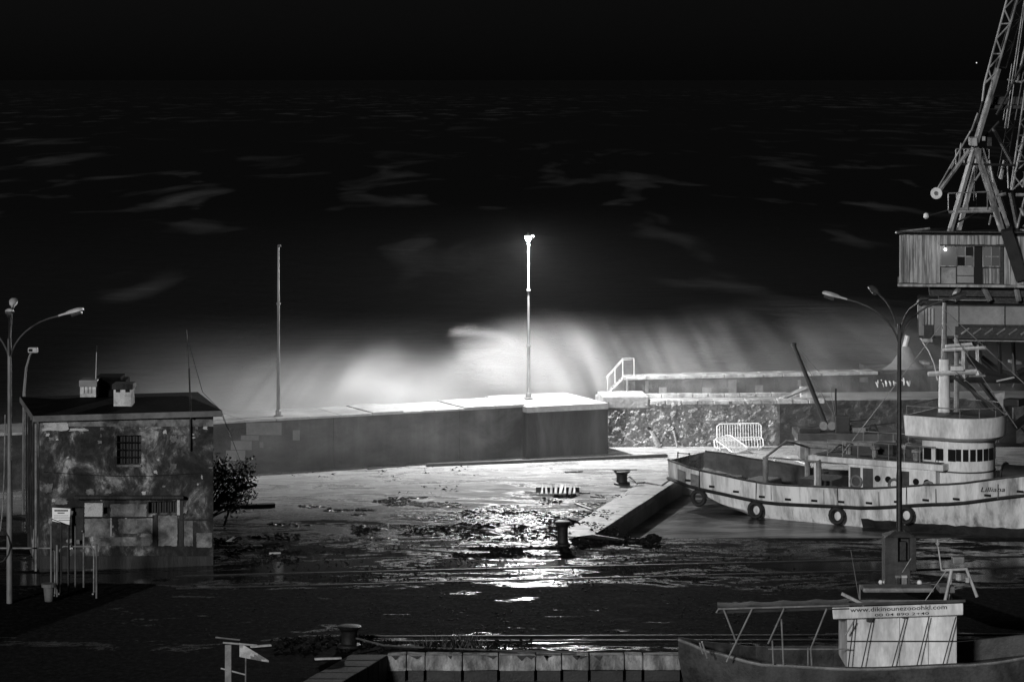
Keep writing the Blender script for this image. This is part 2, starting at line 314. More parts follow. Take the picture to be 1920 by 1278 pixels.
# ------------------------------------------------------------------ mesh helpers
class MB:
    def __init__(self): self.v = []; self.f = []
    def add(self, vs, fs):
        o = len(self.v); self.v += [tuple(p) for p in vs]; self.f += [tuple(i + o for i in f) for f in fs]; return self
    def box(self, x0, x1, y0, y1, z0, z1):
        return self.add([(x0, y0, z0), (x1, y0, z0), (x1, y1, z0), (x0, y1, z0), (x0, y0, z1), (x1, y0, z1), (x1, y1, z1), (x0, y1, z1)],
                        [(0, 3, 2, 1), (4, 5, 6, 7), (0, 1, 5, 4), (1, 2, 6, 5), (2, 3, 7, 6), (3, 0, 4, 7)])
    def hexa(self, a):           # 8 corners: bottom 4 then top 4
        return self.add(a, [(0, 3, 2, 1), (4, 5, 6, 7), (0, 1, 5, 4), (1, 2, 6, 5), (2, 3, 7, 6), (3, 0, 4, 7)])
    def slab(self, A, B, depth, z0, z1, off=0.0):
        """upright slab along A-B (xy), front face shifted off towards the camera, going back by depth"""
        dx, dy = B[0] - A[0], B[1] - A[1]; l = math.hypot(dx, dy); nx, ny = dy / l, -dx / l
        a = (A[0] + nx * off, A[1] + ny * off); b = (B[0] + nx * off, B[1] + ny * off)
        c = (b[0] - nx * depth, b[1] - ny * depth); d = (a[0] - nx * depth, a[1] - ny * depth)
        return self.hexa([(a[0], a[1], z0), (b[0], b[1], z0), (c[0], c[1], z0), (d[0], d[1], z0), (a[0], a[1], z1), (b[0], b[1], z1), (c[0], c[1], z1), (d[0], d[1], z1)])
    def quadslab(self, p, depth, n):
        n = Vector(n).normalized() * depth
        return self.hexa([p[0], p[1], p[1] + n, p[0] + n, p[3], p[2], p[2] + n, p[3] + n])
    def tube(self, pts, r, seg=8, caps=True):
        pts = [Vector(p) for p in pts]; k = len(pts)
        rs = r if isinstance(r, (list, tuple)) else [r] * k
        vs = []; fs = []
        up = Vector((0, 0, 1)); prev = None
        for i, p in enumerate(pts):
            d = (pts[min(i + 1, k - 1)] - pts[max(i - 1, 0)]).normalized()
            if prev is None:
                a = d.cross(up)
                if a.length < 1e-3: a = d.cross(Vector((1, 0, 0)))
                a.normalize()
            else:
                a = (prev - d * prev.dot(d)).normalized()
            prev = a; c = d.cross(a)
            for j in range(seg):
                an = 2 * math.pi * j / seg
                vs.append(p + (a * math.cos(an) + c * math.sin(an)) * rs[i])
        for i in range(k - 1):
            for j in range(seg):
                fs.append((i * seg + j, i * seg + (j + 1) % seg, (i + 1) * seg + (j + 1) % seg, (i + 1) * seg + j))
        if caps:
            fs.append(tuple(range(seg))[::-1]); fs.append(tuple((k - 1) * seg + j for j in range(seg)))
        return self.add(vs, fs)
    def beam(self, a, b, w, h=None):
        return self.tube([a, b], (w if h is None else (w + h) / 2) * 0.7071, 4)
    def lathe(self, prof, c=(0, 0, 0), seg=16):
        vs = []; fs = []; k = len(prof)
        for r, z in prof:
            for j in range(seg):
                an = 2 * math.pi * j / seg; vs.append((c[0] + r * math.cos(an), c[1] + r * math.sin(an), c[2] + z))
        for i in range(k - 1):
            for j in range(seg):
                fs.append((i * seg + j, i * seg + (j + 1) % seg, (i + 1) * seg + (j + 1) % seg, (i + 1) * seg + j))
        fs.append(tuple(range(seg))[::-1]); fs.append(tuple((k - 1) * seg + j for j in range(seg)))
        return self.add(vs, fs)
    def prism(self, poly, z0, z1):
        k = len(poly)
        return self.add([(p[0], p[1], z0) for p in poly] + [(p[0], p[1], z1) for p in poly],
                        [tuple(range(k))[::-1], tuple(range(k, 2 * k))] + [(i, (i + 1) % k, k + (i + 1) % k, k + i) for i in range(k)])
    def build(self, name, mat, parent=None, smooth=False, bevel=0.0):
        me = bpy.data.meshes.new(name)
        off = Vector(parent.matrix_world.translation) if parent is not None else Vector((0, 0, 0))
        if parent is not None: off = WLOC.get(parent.name, Vector((0, 0, 0)))
        me.from_pydata([tuple(Vector(p) - off) for p in self.v], [], self.f); me.update()
        bm = bmesh.new(); bm.from_mesh(me); bmesh.ops.recalc_face_normals(bm, faces=bm.faces)
        if bevel: bmesh.ops.bevel(bm, geom=list(bm.edges), offset=bevel, segments=2, affect='EDGES', profile=0.6)
        bm.to_mesh(me); bm.free()
        if smooth:
            me.polygons.foreach_set('use_smooth', [True] * len(me.polygons))
            try: me.set_sharp_from_angle(angle=rad(40))
            except Exception: pass
        me.materials.append(MATS[mat])
        o = bpy.data.objects.new(name, me); COL.objects.link(o)
        if parent is not None: o.parent = parent; WLOC[o.name] = off
        else: WLOC[o.name] = Vector((0, 0, 0))
        return o
WLOC = {}
def thing(name, label, cat, loc=(0, 0, 0), group=None):
    o = bpy.data.objects.new(name, None); COL.objects.link(o); o.location = loc; WLOC[o.name] = Vector(loc)
    o.empty_display_size = 0.3
    return tag(o, label, cat, group)
def tag(o, label, cat, group=None):
    o['label'] = label; o['category'] = cat
    if group: o['group'] = group
    return o
def struct(o, kind='structure'):
    o['kind'] = kind; return o
def recentre(o):
    """move a single-mesh thing's origin to its base"""
    me = o.data; n = len(me.vertices)
    lo = Vector([min(v.co[i] for v in me.vertices) for i in range(3)]); hi = Vector([max(v.co[i] for v in me.vertices) for i in range(3)])
    c = Vector(((lo.x + hi.x) / 2, (lo.y + hi.y) / 2, lo.z)); me.transform(Matrix.Translation(-c)); o.location = o.location + c
    return o
def dup(root, loc, rz=0.0, label=None, group=None):
    r = root.copy(); COL.objects.link(r); r.location = loc; r.rotation_euler = (0, 0, rz)
    if label: r['label'] = label
    if group: r['group'] = group
    for ch in list(root.children):
        c = ch.copy(); COL.objects.link(c); c.parent = r
        for g in list(ch.children):
            d = g.copy(); COL.objects.link(d); d.parent = c
    WLOC[r.name] = Vector(loc)
    return r
def text_mesh(body, p0, right, up, height, mat, name, parent, depth=0.004, width=None, shear=0.0, bold=0.0):
    cu = bpy.data.curves.new(name, 'FONT'); cu.body = body; cu.size = 1.0; cu.extrude = 0.0; cu.resolution_u = 2; cu.shear = shear; cu.offset = bold
    o = bpy.data.objects.new(name, cu); COL.objects.link(o)
    bpy.context.view_layer.update()
    me = bpy.data.meshes.new_from_object(o.evaluated_get(bpy.context.evaluated_depsgraph_get()))
    bpy.data.objects.remove(o); bpy.data.curves.remove(cu)
    xs = [v.co.x for v in me.vertices]; w0 = max(xs) - min(xs)
    right = Vector(right).normalized(); up = Vector(up).normalized(); n = right.cross(up)
    sx = (width / w0) if width else height / 0.72
    sy = height / 0.72
    off = WLOC.get(parent.name, Vector((0, 0, 0)))
    for v in me.vertices:
        v.co = Vector(p0) + right * (v.co.x - min(xs)) * sx + up * v.co.y * sy + n * depth - off
    me.materials.append(MATS[mat])
    r = bpy.data.objects.new(name, me); COL.objects.link(r); r.parent = parent; WLOC[r.name] = off
    return r

# ------------------------------------------------------------------ the setting: sea, yard, basins
ZW = -0.8
mb = MB(); ys = [141.2, 200, 300, 500, 1000, 3000, 10000, 30000, 90000]
for i in range(len(ys) - 1):
    w0, w1 = ys[i] * .5 + 60, ys[i + 1] * .5 + 60
    mb.add([(-w0, ys[i], ZW), (w0, ys[i], ZW), (w1, ys[i + 1], ZW), (-w1, ys[i + 1], ZW)], [(0, 1, 2, 3)])
struct(mb.build('sea', 'sea'))
C1 = Vector((3.05, 111.9, 0)); C2 = Vector((7.72, 129.0, 0))
Q1 = Vector((-3.92, 89.05, 0)); Q2 = Vector((-12.7, 60, 0))
gm = MB()
gm.add([(-90, 129, 0), (90, 129, 0), (90, 143, 0), (-90, 143, 0)], [(0, 1, 2, 3)])
gm.add([(-90, 111.9, 0), C1, C2, (-90, 129, 0)], [(0, 1, 2, 3)])
gm.add([(-90, 89.05, 0), (90, 89.05, 0), (90, 111.9, 0), (-90, 111.9, 0)], [(0, 1, 2, 3)])
gm.add([(-90, 60, 0), Q2, Q1, (-90, 89.05, 0)], [(0, 1, 2, 3)])
ground = struct(gm.build('ground', 'wet_ground'))
struct(MB().add([(2, 111.0, ZW), (90, 111.0, ZW), (90, 129.6, ZW), (2, 129.6, ZW)], [(0, 1, 2, 3)]).build('harbour_water', 'harbour_water'))
struct(MB().add([(-16, 55, ZW - .004), (90, 55, ZW - .004), (90, 89.6, ZW - .004), (-16, 89.6, ZW - .004)], [(0, 1, 2, 3)]).build('harbour_water', 'harbour_water'))

# --- quay round the trawler's basin
q = thing('quay_wall', 'concrete quay edge with pale coping slabs beside the trawler basin', 'quay wall', (C1.x, C1.y, 0))
d12 = (C2 - C1).normalized(); n12 = Vector((d12.y, -d12.x, 0)); L12 = (C2 - C1).length
fm = MB(); fm.add([C1 + Vector((0, 0, -2)), C2 + Vector((0, 0, -2)), C2 + Vector((0, 0, -.12)), C1 + Vector((0, 0, -.12))], [(0, 1, 2, 3)])
fm.add([C2 + Vector((0, 0, -2)), Vector((90, 129, -2)), Vector((90, 129, -.01)), C2 + Vector((0, 0, -.01))], [(0, 1, 2, 3)])
fm.build('quay_face', 'concrete', q)
k = 6
for i in range(k):
    a = C1 + d12 * (L12 * i / k + .015) + n12 * .05; b2 = C1 + d12 * (L12 * (i + 1) / k - .015) + n12 * .05
    w = -n12 * 1.45; z0 = -.22; z1 = R.uniform(.03, .055)
    c = MB().hexa([a + Vector((0, 0, z0)), b2 + Vector((0, 0, z0)), b2 + w + Vector((0, 0, z0)), a + w + Vector((0, 0, z0)), a + Vector((0, 0, z1)), b2 + Vector((0, 0, z1)), b2 + w + Vector((0, 0, z1)), a + w + Vector((0, 0, z1))])
    c.build('coping_slab', 'coping', q, bevel=.025)
# --- quay in front, above the lower basin
q = thing('quay_wall', 'stained concrete quay face of jointed blocks at the bottom edge', 'quay wall', (6, 89, 0))
edges = [-3.92, -3.3, -2.72, -1.55, -.42, .74, 1.56, 2.42, 3.52, 4.1, 5.3, 6.6, 7.9, 9.2, 10.5, 11.8, 13.1, 14.4, 15.7, 17.0]
for x0, x1 in zip(edges, edges[1:]):
    MB().hexa([Vector((x, y_ , z_ + R.uniform(-.02, .02))) for z_ in (-.46, .025) for x, y_ in ((x0 + R.uniform(.006, .02), 88.97 + R.uniform(-.03, .02)), (x1 - R.uniform(.006, .02), 88.97 + R.uniform(-.03, .02)), (x1 - .012, 89.5), (x0 + .012, 89.5))]).build('block', 'quay_face', q, bevel=R.uniform(.02, .06))
    for k_ in range(R.randint(0, 2)):
        xc = R.uniform(x0 + .1, x1 - .1); w_ = R.uniform(.05, .2); MB().add([(xc - w_, 88.93, .012), (xc + w_, 88.93, .012), (xc + R.uniform(-.05, .05), 88.93, -R.uniform(.06, .16)), (xc - w_, 89.0, .012), (xc + w_, 89.0, .012), (xc, 89.0, -.05)], [(0, 1, 2), (5, 4, 3), (0, 3, 4, 1), (1, 4, 5, 2), (2, 5, 3, 0)]).build('spall', 'quay_low', q)
    MB().box(x0 + .05, x1 - .05, 89.02 + R.uniform(-.015, .01), 89.5, -1.6, -.475).build('lower_block', 'quay_low', q)
dq = (Q2 - Q1).normalized(); nq = Vector((-dq.y, dq.x, 0))
for i in range(9):
    a = Q1 + dq * (i * .95 + .01); b2 = Q1 + dq * (i * .95 + .94); w = Vector((-1.15, 0, 0)); o2 = Vector((.06, 0, 0))
    z1 = R.uniform(.02, .05)
    MB().hexa([b2 + o2 + Vector((0, 0, -1.6)), a + o2 + Vector((0, 0, -1.6)), a + w + Vector((0, 0, -1.6)), b2 + w + Vector((0, 0, -1.6)), b2 + o2 + Vector((0, 0, z1)), a + o2 + Vector((0, 0, z1)), a + w + Vector((0, 0, z1)), b2 + w + Vector((0, 0, z1))]).build('coping_block', 'concrete_block', q, bevel=.06)
# --- crane rails
def rail(pa, pb, i, lab):
    a, b2 = G(*pa), G(*pb)
    o = MB().hexa([(a.x, a.y - .05, -.05), (b2.x, b2.y - .05, -.05), (b2.x, b2.y + .05, -.05), (a.x, a.y + .05, -.05), (a.x, a.y - .05, .035), (b2.x, b2.y - .05, .035), (b2.x, b2.y + .05, .035), (a.x, a.y + .05, .035)]).build('crane_rail', 'iron')
    tag(recentre(o), lab, 'rail', 'steel rails set in the yard')
rail((330, 1080), (1935, 1042), 0, 'farthest steel rail crossing the wet yard behind the lamp plinth')
rail((330, 1104), (1935, 1062), 1, 'second farthest steel rail crossing the wet yard')
rail((690, 1193), (1935, 1189), 2, 'third steel rail just behind the front quay')
rail((690, 1202), (1935, 1198), 3, 'nearest steel rail along the front quay edge')

# ------------------------------------------------------------------ sea wall
WA = G(450, 890); WB = G(985, 856); dW = (WB - WA).normalized(); WA = WA - dW * 22
ZT = 2.5
sw = thing('sea_wall', 'long plain concrete sea wall with bright wet top under the spray', 'sea wall', WA)
nW = Vector((dW.y, -dW.x, 0))
LW = (WB - WA).length
js = [0, 5, 12, 19.5, FL(HIT(625, 850, WA, WB), WA), 33, LW]
for i in range(len(js) - 1):
    a = WA + dW * (js[i] + .012); b2 = WA + dW * (js[i + 1] - .012)
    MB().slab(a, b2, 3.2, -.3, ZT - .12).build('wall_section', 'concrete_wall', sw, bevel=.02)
n = 23
for i in range(n):
    a = WA + dW * (LW * i / n + .01); b2 = WA + dW * (LW * (i + 1) / n - .01)
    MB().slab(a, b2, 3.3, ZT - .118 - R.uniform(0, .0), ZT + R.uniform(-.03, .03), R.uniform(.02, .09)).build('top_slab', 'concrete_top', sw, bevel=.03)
for x0, x1, y0, y1 in [(462, 528, 792, 815), (452, 485, 816, 825), (433, 472, 826, 843), (424, 460, 844, 863), (487, 494, 828, 839), (549, 562, 806, 825)]:
    p = [HIT(x0, y1, WA, WB, .006), HIT(x1, y1, WA, WB, .006), HIT(x1, y0, WA, WB, .006), HIT(x0, y0, WA, WB, .006)]
    MB().quadslab(p, .03, -nW).build('paint_patch', 'patch_paint', sw)
# the square block at its end
BA = WB + Vector((.05, -.5, 0)); BB = G(1140, 850)
blk = thing('wall_block', 'dark square concrete block ending the sea wall', 'concrete block', BA)
MB().slab(BA, BB, 5.0, -.3, ZT - .35).build('block', 'concrete_block', blk, bevel=.03)  # face darker than the wall's concrete, its shade put into the colour
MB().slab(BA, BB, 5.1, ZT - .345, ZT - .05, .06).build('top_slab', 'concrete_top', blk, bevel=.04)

# --- rubble stone quay with parapet on the right
SA = G(1130, 838); SB = G(1440, 835); SB = SA + (SB - SA).normalized() * 34
st = thing('stone_wall', 'rough rubble stone wall with pale ledge between block and crane', 'stone wall', SA)
dS = (SB - SA).normalized(); nS = Vector((dS.y, -dS.x, 0))
LJ = FL(HIT(1462, 800, SA, SB), SA)
# uneven core face
mb = MB(); nx_, nz_ = 150, 14
for part, (u0, u1) in enumerate(((0, LJ), (LJ, 34))):
    mb = MB(); vs_ = []; fs_ = []; nx_ = int((u1 - u0) * (14 if part == 0 else 8)); nz_ = 36 if part == 0 else 24
    for j in range(nz_ + 1):
        for i in range(nx_ + 1):
            a = SA + dS * (u0 + (u1 - u0) * i / nx_); zz = -.2 + 2.4 * j / nz_; a = a + nS * ((mnoise.fractal(Vector((a.x * 2.2, zz * 2.6, 5)), 1.0, 2.0, 4) * .12 + .02) if part == 0 else mnoise.fractal(Vector((a.x * 2.2, zz * 2.6, 5)), 1.0, 2.0, 4) * .06); vs_.append((a.x, a.y, zz))
    for j in range(nz_):
        for i in range(nx_):
            q0 = j * (nx_ + 1) + i; fs_.append((q0, q0 + 1, q0 + nx_ + 2, q0 + nx_ + 1))
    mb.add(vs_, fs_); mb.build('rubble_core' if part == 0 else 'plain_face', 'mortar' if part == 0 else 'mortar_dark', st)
MB().slab(SA, SB, 3.4, 1.6, 2.21, -.06).build('terrace', 'concrete_top', st)
def rockmesh(seed, sub):
    r = random.Random(seed); bm = bmesh.new(); bmesh.ops.create_icosphere(bm, subdivisions=sub, radius=1)
    for v in bm.verts: v.co *= r.uniform(.62, 1.15)
    me = bpy.data.meshes.new('stone'); bm.to_mesh(me); bm.free(); return me
rocks = [rockmesh(i, 2) for i in range(6)]
for me in rocks: me.materials.append(MATS['stone'])
small = rockmesh(99, 1)
sv = [v.co.copy() for v in small.vertices]; sf = [tuple(p.vertices) for p in small.polygons]
pts = []
for i in range(5200):
    u = R.uniform(.1, LJ - .1); z = R.uniform(.03, 2.16)
    r_ = R.uniform(.035, .11) if R.random() < .85 else R.uniform(.1, .19)
    if all((u - a) ** 2 + ((z - c) * 1.2) ** 2 > (.7 * (r_ + e)) ** 2 for a, c, e in pts): pts.append((u, z, r_))
pts.sort(key=lambda p: -p[2])
holes = [FL(HIT(1217, 803, SA, SB), SA), FL(HIT(1262, 803, SA, SB), SA)]
stuff = MB()
for i, (u, z, r_) in enumerate(pts):
    p = SA + dS * u + nS * R.uniform(-.07, .03); p.z = z
    rot = Matrix.Rotation(R.uniform(0, 6.28), 4, Vector((R.uniform(-1, 1), R.uniform(-1, 1), R.uniform(-1, 1))))
    sc = Matrix.Diagonal((r_ * R.uniform(.9, 1.4), r_ * .55, r_ * R.uniform(.7, 1.05), 1))
    if i < 290:
        o = bpy.data.objects.new('stone', rocks[i % 6]); COL.objects.link(o); o.parent = st
        o.matrix_local = Matrix.Translation(p - SA) @ sc @ rot
    else:
        mt = Matrix.Translation(p) @ sc @ rot; stuff.add([mt @ v for v in sv], sf)
o = stuff.build('small_stones', 'stone', st); o['kind'] = 'stuff'
for i in range(11):        # pale uneven ledge blocks along the top edge
    u0 = FL(HIT(1218, 750, SA, SB), SA) + i * .79; a = SA + dS * (u0 + .01); b2 = SA + dS * (u0 + .775)
    MB().slab(a, b2, .5, 2.05, 2.26 + R.uniform(-.02, .03), R.uniform(.03, .1)).build('ledge_block', 'white_cap', st, bevel=.04)
    MB().slab(a, b2, .3, 2.215, 2.40 + R.uniform(-.01, .02), -1.6 + R.uniform(-.02, .02)).build('kerb_block', 'white_cap', st, bevel=.03)
MB().slab(SA, SA + dS * (FL(HIT(1216, 750, SA, SB), SA)), 2.6, 1.9, ZT - .02, .08).build('corner_slab', 'concrete_top', st, bevel=.05)
# two drain holes with water running out
for k_, hx in enumerate((1217, 1262)):
    p = HIT(hx, 803, SA, SB, .12)
    MB().tube([p - nS * .03, p - nS * .35], .09, 10).build('drain_hole', 'void', st)
    w_ = (.16, .06)[k_]
    a = HIT(hx, 806, SA, SB, .13); b3 = HIT(hx + (18, 8)[k_], 838, SA, SB, .45)
    fl = MB(); vs_ = []
    for s_ in range(6):
        t_ = s_ / 5; c = a.lerp(b3, t_); c.z = a.z + (b3.z - a.z) * t_ ** 1.5; hw = .06 + (w_ - .06) * t_
        vs_ += [c - dS * hw, c + nS * .05, c + dS * hw, c - nS * .05]
    fs_ = []
    for s_ in range(5):
        for e in range(4): fs_.append((s_ * 4 + e, s_ * 4 + (e + 1) % 4, s_ * 4 + 4 + (e + 1) % 4, s_ * 4 + 4 + e))
    fl.add(vs_, fs_); fl.build('water_jet', 'coping', st, smooth=True)
# parapet
PA = Vector((5.85, 142.4, 0)); PB = Vector((18.75, 145.0, 0)); PC = PB + (PB - PA).normalized() * 18
par = thing('parapet_wall', 'dark low parapet with pale capping and patchy panels above stone wall', 'parapet', PA)
dP = (PB - PA).normalized(); nP = Vector((dP.y, -dP.x, 0))
MB().slab(PA, PC, .9, 2.0, 3.0).build('wall_body', 'parapet', par)
LP = (PB - PA).length
for i in range(13):
    a = PA + dP * (LP * i / 13 - .12 + .01); b2 = PA + dP * (LP * (i + 1) / 13 - .13)
    MB().slab(a, b2, 1.15, 3.005, 3.17 + R.uniform(-.015, .02), .13 + R.uniform(-.02, .02)).build('cap_stone', 'white_cap', par, bevel=.035)
MB().slab(PB, PC, 1.1, 3.005, 3.12, .1).build('dark_cap', 'parapet', par)
for x0, x1, y0, y1, mt in [(1178, 1191, 714, 740, 'panel_pale'), (1210, 1216, 714, 735, 'panel_pale'), (1236, 1250, 726, 741, 'panel_pale'), (1253, 1266, 713, 727, 'parapet'), (1268, 1285, 713, 727, 'parapet'), (1317, 1334, 711, 724, 'parapet'), (1317, 1334, 726, 739, 'panel_pale'), (1352, 1364, 727, 738, 'parapet'), (1366, 1381, 711, 738, 'panel_pale'), (1400, 1414, 722, 736, 'parapet'), (1416, 1431, 722, 736, 'panel_pale'), (1496, 1502, 712, 724, 'panel_pale'), (1578, 1594, 706, 727, 'parapet'), (1612, 1628, 707, 716, 'panel_pale')]:
    p = [HIT(x0, y1, PA, PB, .03), HIT(x1, y1, PA, PB, .03), HIT(x1, y0, PA, PB, .03), HIT(x0, y0, PA, PB, .03)]
    MB().quadslab(p, .06, -nP).build('panel', mt, par)
MB().slab(SA + dS * 9.95 + Vector((0, 1.2, 0)), SA + dS * 10.55 + Vector((0, 1.2, 0)), .5, 2.2, 2.72).build('plinth', 'white_cap', par, bevel=.04)
rp_ = MB()
a = HIT(1462, 748, SA, SB, -.4); b2 = HIT(1512, 727, SA, SB, -.9)
rp_.beam(a, b2, .16); rp_.build('sloping_kerb', 'white_cap', par)
# bright raised strokes on the parapet's far end
def strokes(x0, ys_, pat, mat, lab):
    mb = MB()
    for dx, (ya, yb), ln, w in pat:
        a = HIT(x0 + dx, ya, PA, PC, .045); b2 = HIT(x0 + dx + ln, yb, PA, PC, .045)
        mb.tube([a, (a + b2) / 2 + Vector((.02, 0, .03)), b2], [w * .6, w, w * .5], 6)
    o = mb.build('pale_strokes', mat, par); o['label'] = lab
strokes(1640, 0, [(2, (716, 726), 4, .05), (6, (712, 726), -1, .03), (11, (712, 714), 2, .03), (14, (717, 725), 3, .03), (20, (713, 724), 2, .06), (27, (714, 723), 3, .06), (35, (714, 722), 1, .05), (38, (716, 721), 2, .03), (50, (712, 716), 4, .03), (54, (708, 722), 1, .05), (60, (714, 723), 4, .08), (66, (713, 724), -1, .03)], 'stroke_white', 'row of bright white raised strokes')
strokes(1834, 0, [(0, (712, 725), 2, .04), (6, (712, 720), 6, .04), (12, (712, 720), -5, .03), (22, (711, 717), 5, .04), (38, (710, 724), 2, .04), (44, (711, 718), 5, .04), (60, (712, 718), 5, .03), (68, (714, 726), -3, .05)], 'panel_pale', 'row of dim raised strokes')
# outer wall with broken capping
OA = Vector((18.5, 149.6, 0)); OB = Vector((45, 151.5, 0))
ow = thing('outer_wall', 'distant dark outer wall with broken pale capping behind the crane', 'wall', OA)
MB().slab(OA, OB, 1.2, -1, 3.0).build('wall_body', 'parapet', ow)
for x0, x1 in [(1688, 1694), (1699, 1708), (1711, 1718), (1732, 1743), (1803, 1809), (1830, 1837), (1900, 1915)]:
    a = HIT(x0, 680, OA, OB); b2 = HIT(x1, 680, OA, OB)
    MB().slab(a, b2, 1.3, 3.003, 3.14, .06).build('cap_stone', 'white_cap', ow, bevel=.03)

# ------------------------------------------------------------------ metal stairs up to the parapet
s0 = HIT(1138, 741, PA, PB, -.1); s1 = HIT(1168, 708, PA, PB, -.1)
stair = thing('metal_staircase', 'short steel staircase with handrails at the parapet end', 'staircase', (s0.x, s0.y, 2.4))
zA, zB = 2.3, 3.1; xA, xB = s0.x, s1.x; yS = s0.y
for yy in (yS - .35, yS + .35):
    MB().beam((xA, yy, zA), (xB, yy, zB), .07).build('stringer', 'steel_grey', stair)
    hr = MB(); hr.tube([(xA - .05, yy, zA + .8), (xB, yy, zB + .95), (xB + .55, yy, zB + .97), (xB + .55, yy, zB)], .016, 6); hr.build('handrail', 'steel_pale', stair)
    for t_ in (.05, .5, .98):
        x = xA + (xB - xA) * t_; z = zA + (zB - zA) * t_; MB().tube([(x, yy, z), (x, yy, z + .88)], .013, 6).build('baluster', 'steel_pale', stair)
    MB().beam((xB + .2, yy, 2.2), (xB + .2, yy, zB), .06).build('post', 'steel_grey', stair)
for i in range(6):
    t_ = (i + .5) / 6; x = xA + (xB - xA) * t_; z = zA + (zB - zA) * t_
    MB().box(x - .09, x + .09, yS - .34, yS + .34, z, z + .025).build('tread', 'steel_grey', stair)
MB().box(xB - .05, xB + .6, yS - .36, yS + .36, zB - .06, zB).build('landing', 'steel_grey', stair)

# ------------------------------------------------------------------ poles on the sea wall
def mast(name, label, loc, top, group):
    o = thing(name, label, 'pole', loc, group)
    x, y, z = loc
    rr_ = [(.09, .078), (.07, .06), (.055, .044)]
    zs = [z, z + (top - z) * .32, z + (top - z) * .66, top]
    for i in range(3):
        MB().tube([(x, y, zs[i] + (.02 if i == 0 else .0)), (x, y, zs[i + 1])], list(rr_[i]), 12).build('pole_section', 'pole_grey', o, smooth=True)
        if i: MB().lathe([(.07, -.05), (.105, -.04), (.105, .04), (.07, .05)], (x, y, zs[i]), 12).build('collar', 'pole_grey', o)
    MB().lathe([(.22, 0), (.22, .04), (.14, .06), (.13, .25), (.1, .3)], (x, y, z), 12).build('base_flange', 'pole_grey', o)
    return o
pl = G(522, 780, ZT); pr = G(991, 747, ZT)
m1 = mast('wall_mast', 'tall unlit grey pole standing on the sea wall at the left', (pl.x, pl.y, ZT), 10.37, 'poles on the sea wall')
MB().box(pl.x - .03, pl.x + .12, pl.y - .08, pl.y + .08, 10.3, 10.42).build('bracket', 'steel_dark', m1)
lit = mast('lamp_mast', 'tall pole with the blazing lit lamp on the sea wall', (pr.x, pr.y, ZT), 10.5, 'poles on the sea wall')
lx, ly, lz = pr.x - .02, pr.y - .42, 10.42
MB().tube([(pr.x, pr.y, 10.45), (lx, ly, 10.55)], .04, 8).build('lamp_arm', 'steel_grey', lit)
hd = MB().lathe([(.06, .12), (.13, .08), (.17, 0.02), (.16, 0.0)], (lx, ly, lz), 14).build('lamp_head', 'steel_grey', lit)
MB().lathe([(.03, -.26), (.09, -.23), (.14, -.12), (.14, -.005)], (lx, ly, lz), 14).build('lamp_glass', 'lamp_glow', hd, smooth=True)
MB().box(pr.x + .12, pr.x + .26, pr.y - .06, pr.y + .06, 10.36, 10.46).build('bracket', 'steel_dark', lit)
MB().tube([(pr.x, pr.y, 10.42), (pr.x + .15, pr.y, 10.42)], .02, 6).build('bracket_arm', 'steel_dark', lit)
ld = bpy.data.lights.new('mast_lamp_light', 'POINT'); ld.energy = 21500; ld.shadow_soft_size = .25
lo_ = bpy.data.objects.new('mast_lamp_light', ld); COL.objects.link(lo_); lo_.parent = lit; lo_.location = Vector((lx, ly - .05, lz - .34)) - Vector((pr.x, pr.y, ZT))

# ------------------------------------------------------------------ spray thrown over the wall
struct(MB().box(-32, 42, 121, 160, -.7, 12.5).build('sea_spray', 'spray'), 'stuff')

# ------------------------------------------------------------------ the derelict harbour house on the left
HA = Vector((P(75, 0, 104.1).x, 104.1, 0)); ang = rad(14); dH = Vector((math.cos(ang), math.sin(ang), 0)); nH = Vector((dH.y, -dH.x, 0))
WH = FL(HIT(400, 900, HA, HA + dH), HA); HB = HA + dH * WH; DH = 6.0; EH = 5.55
house = thing('harbour_house', 'derelict two storey house with peeling plaster and flat tarred roof', 'house', HA)
def onfront(px, py, off=0.0): return HIT(px, py, HA, HB, off)
def fpatch(x0, x1, y0, y1, off, depth, name, mat, parent, bevel=0.0):
    p = [onfront(x0, y1, off), onfront(x1, y1, off), onfront(x1, y0, off), onfront(x0, y0, off)]
    return MB().quadslab(p, depth, -nH).build(name, mat, parent, bevel=bevel)
HC_ = HB - nH * DH; HD_ = HA - nH * DH
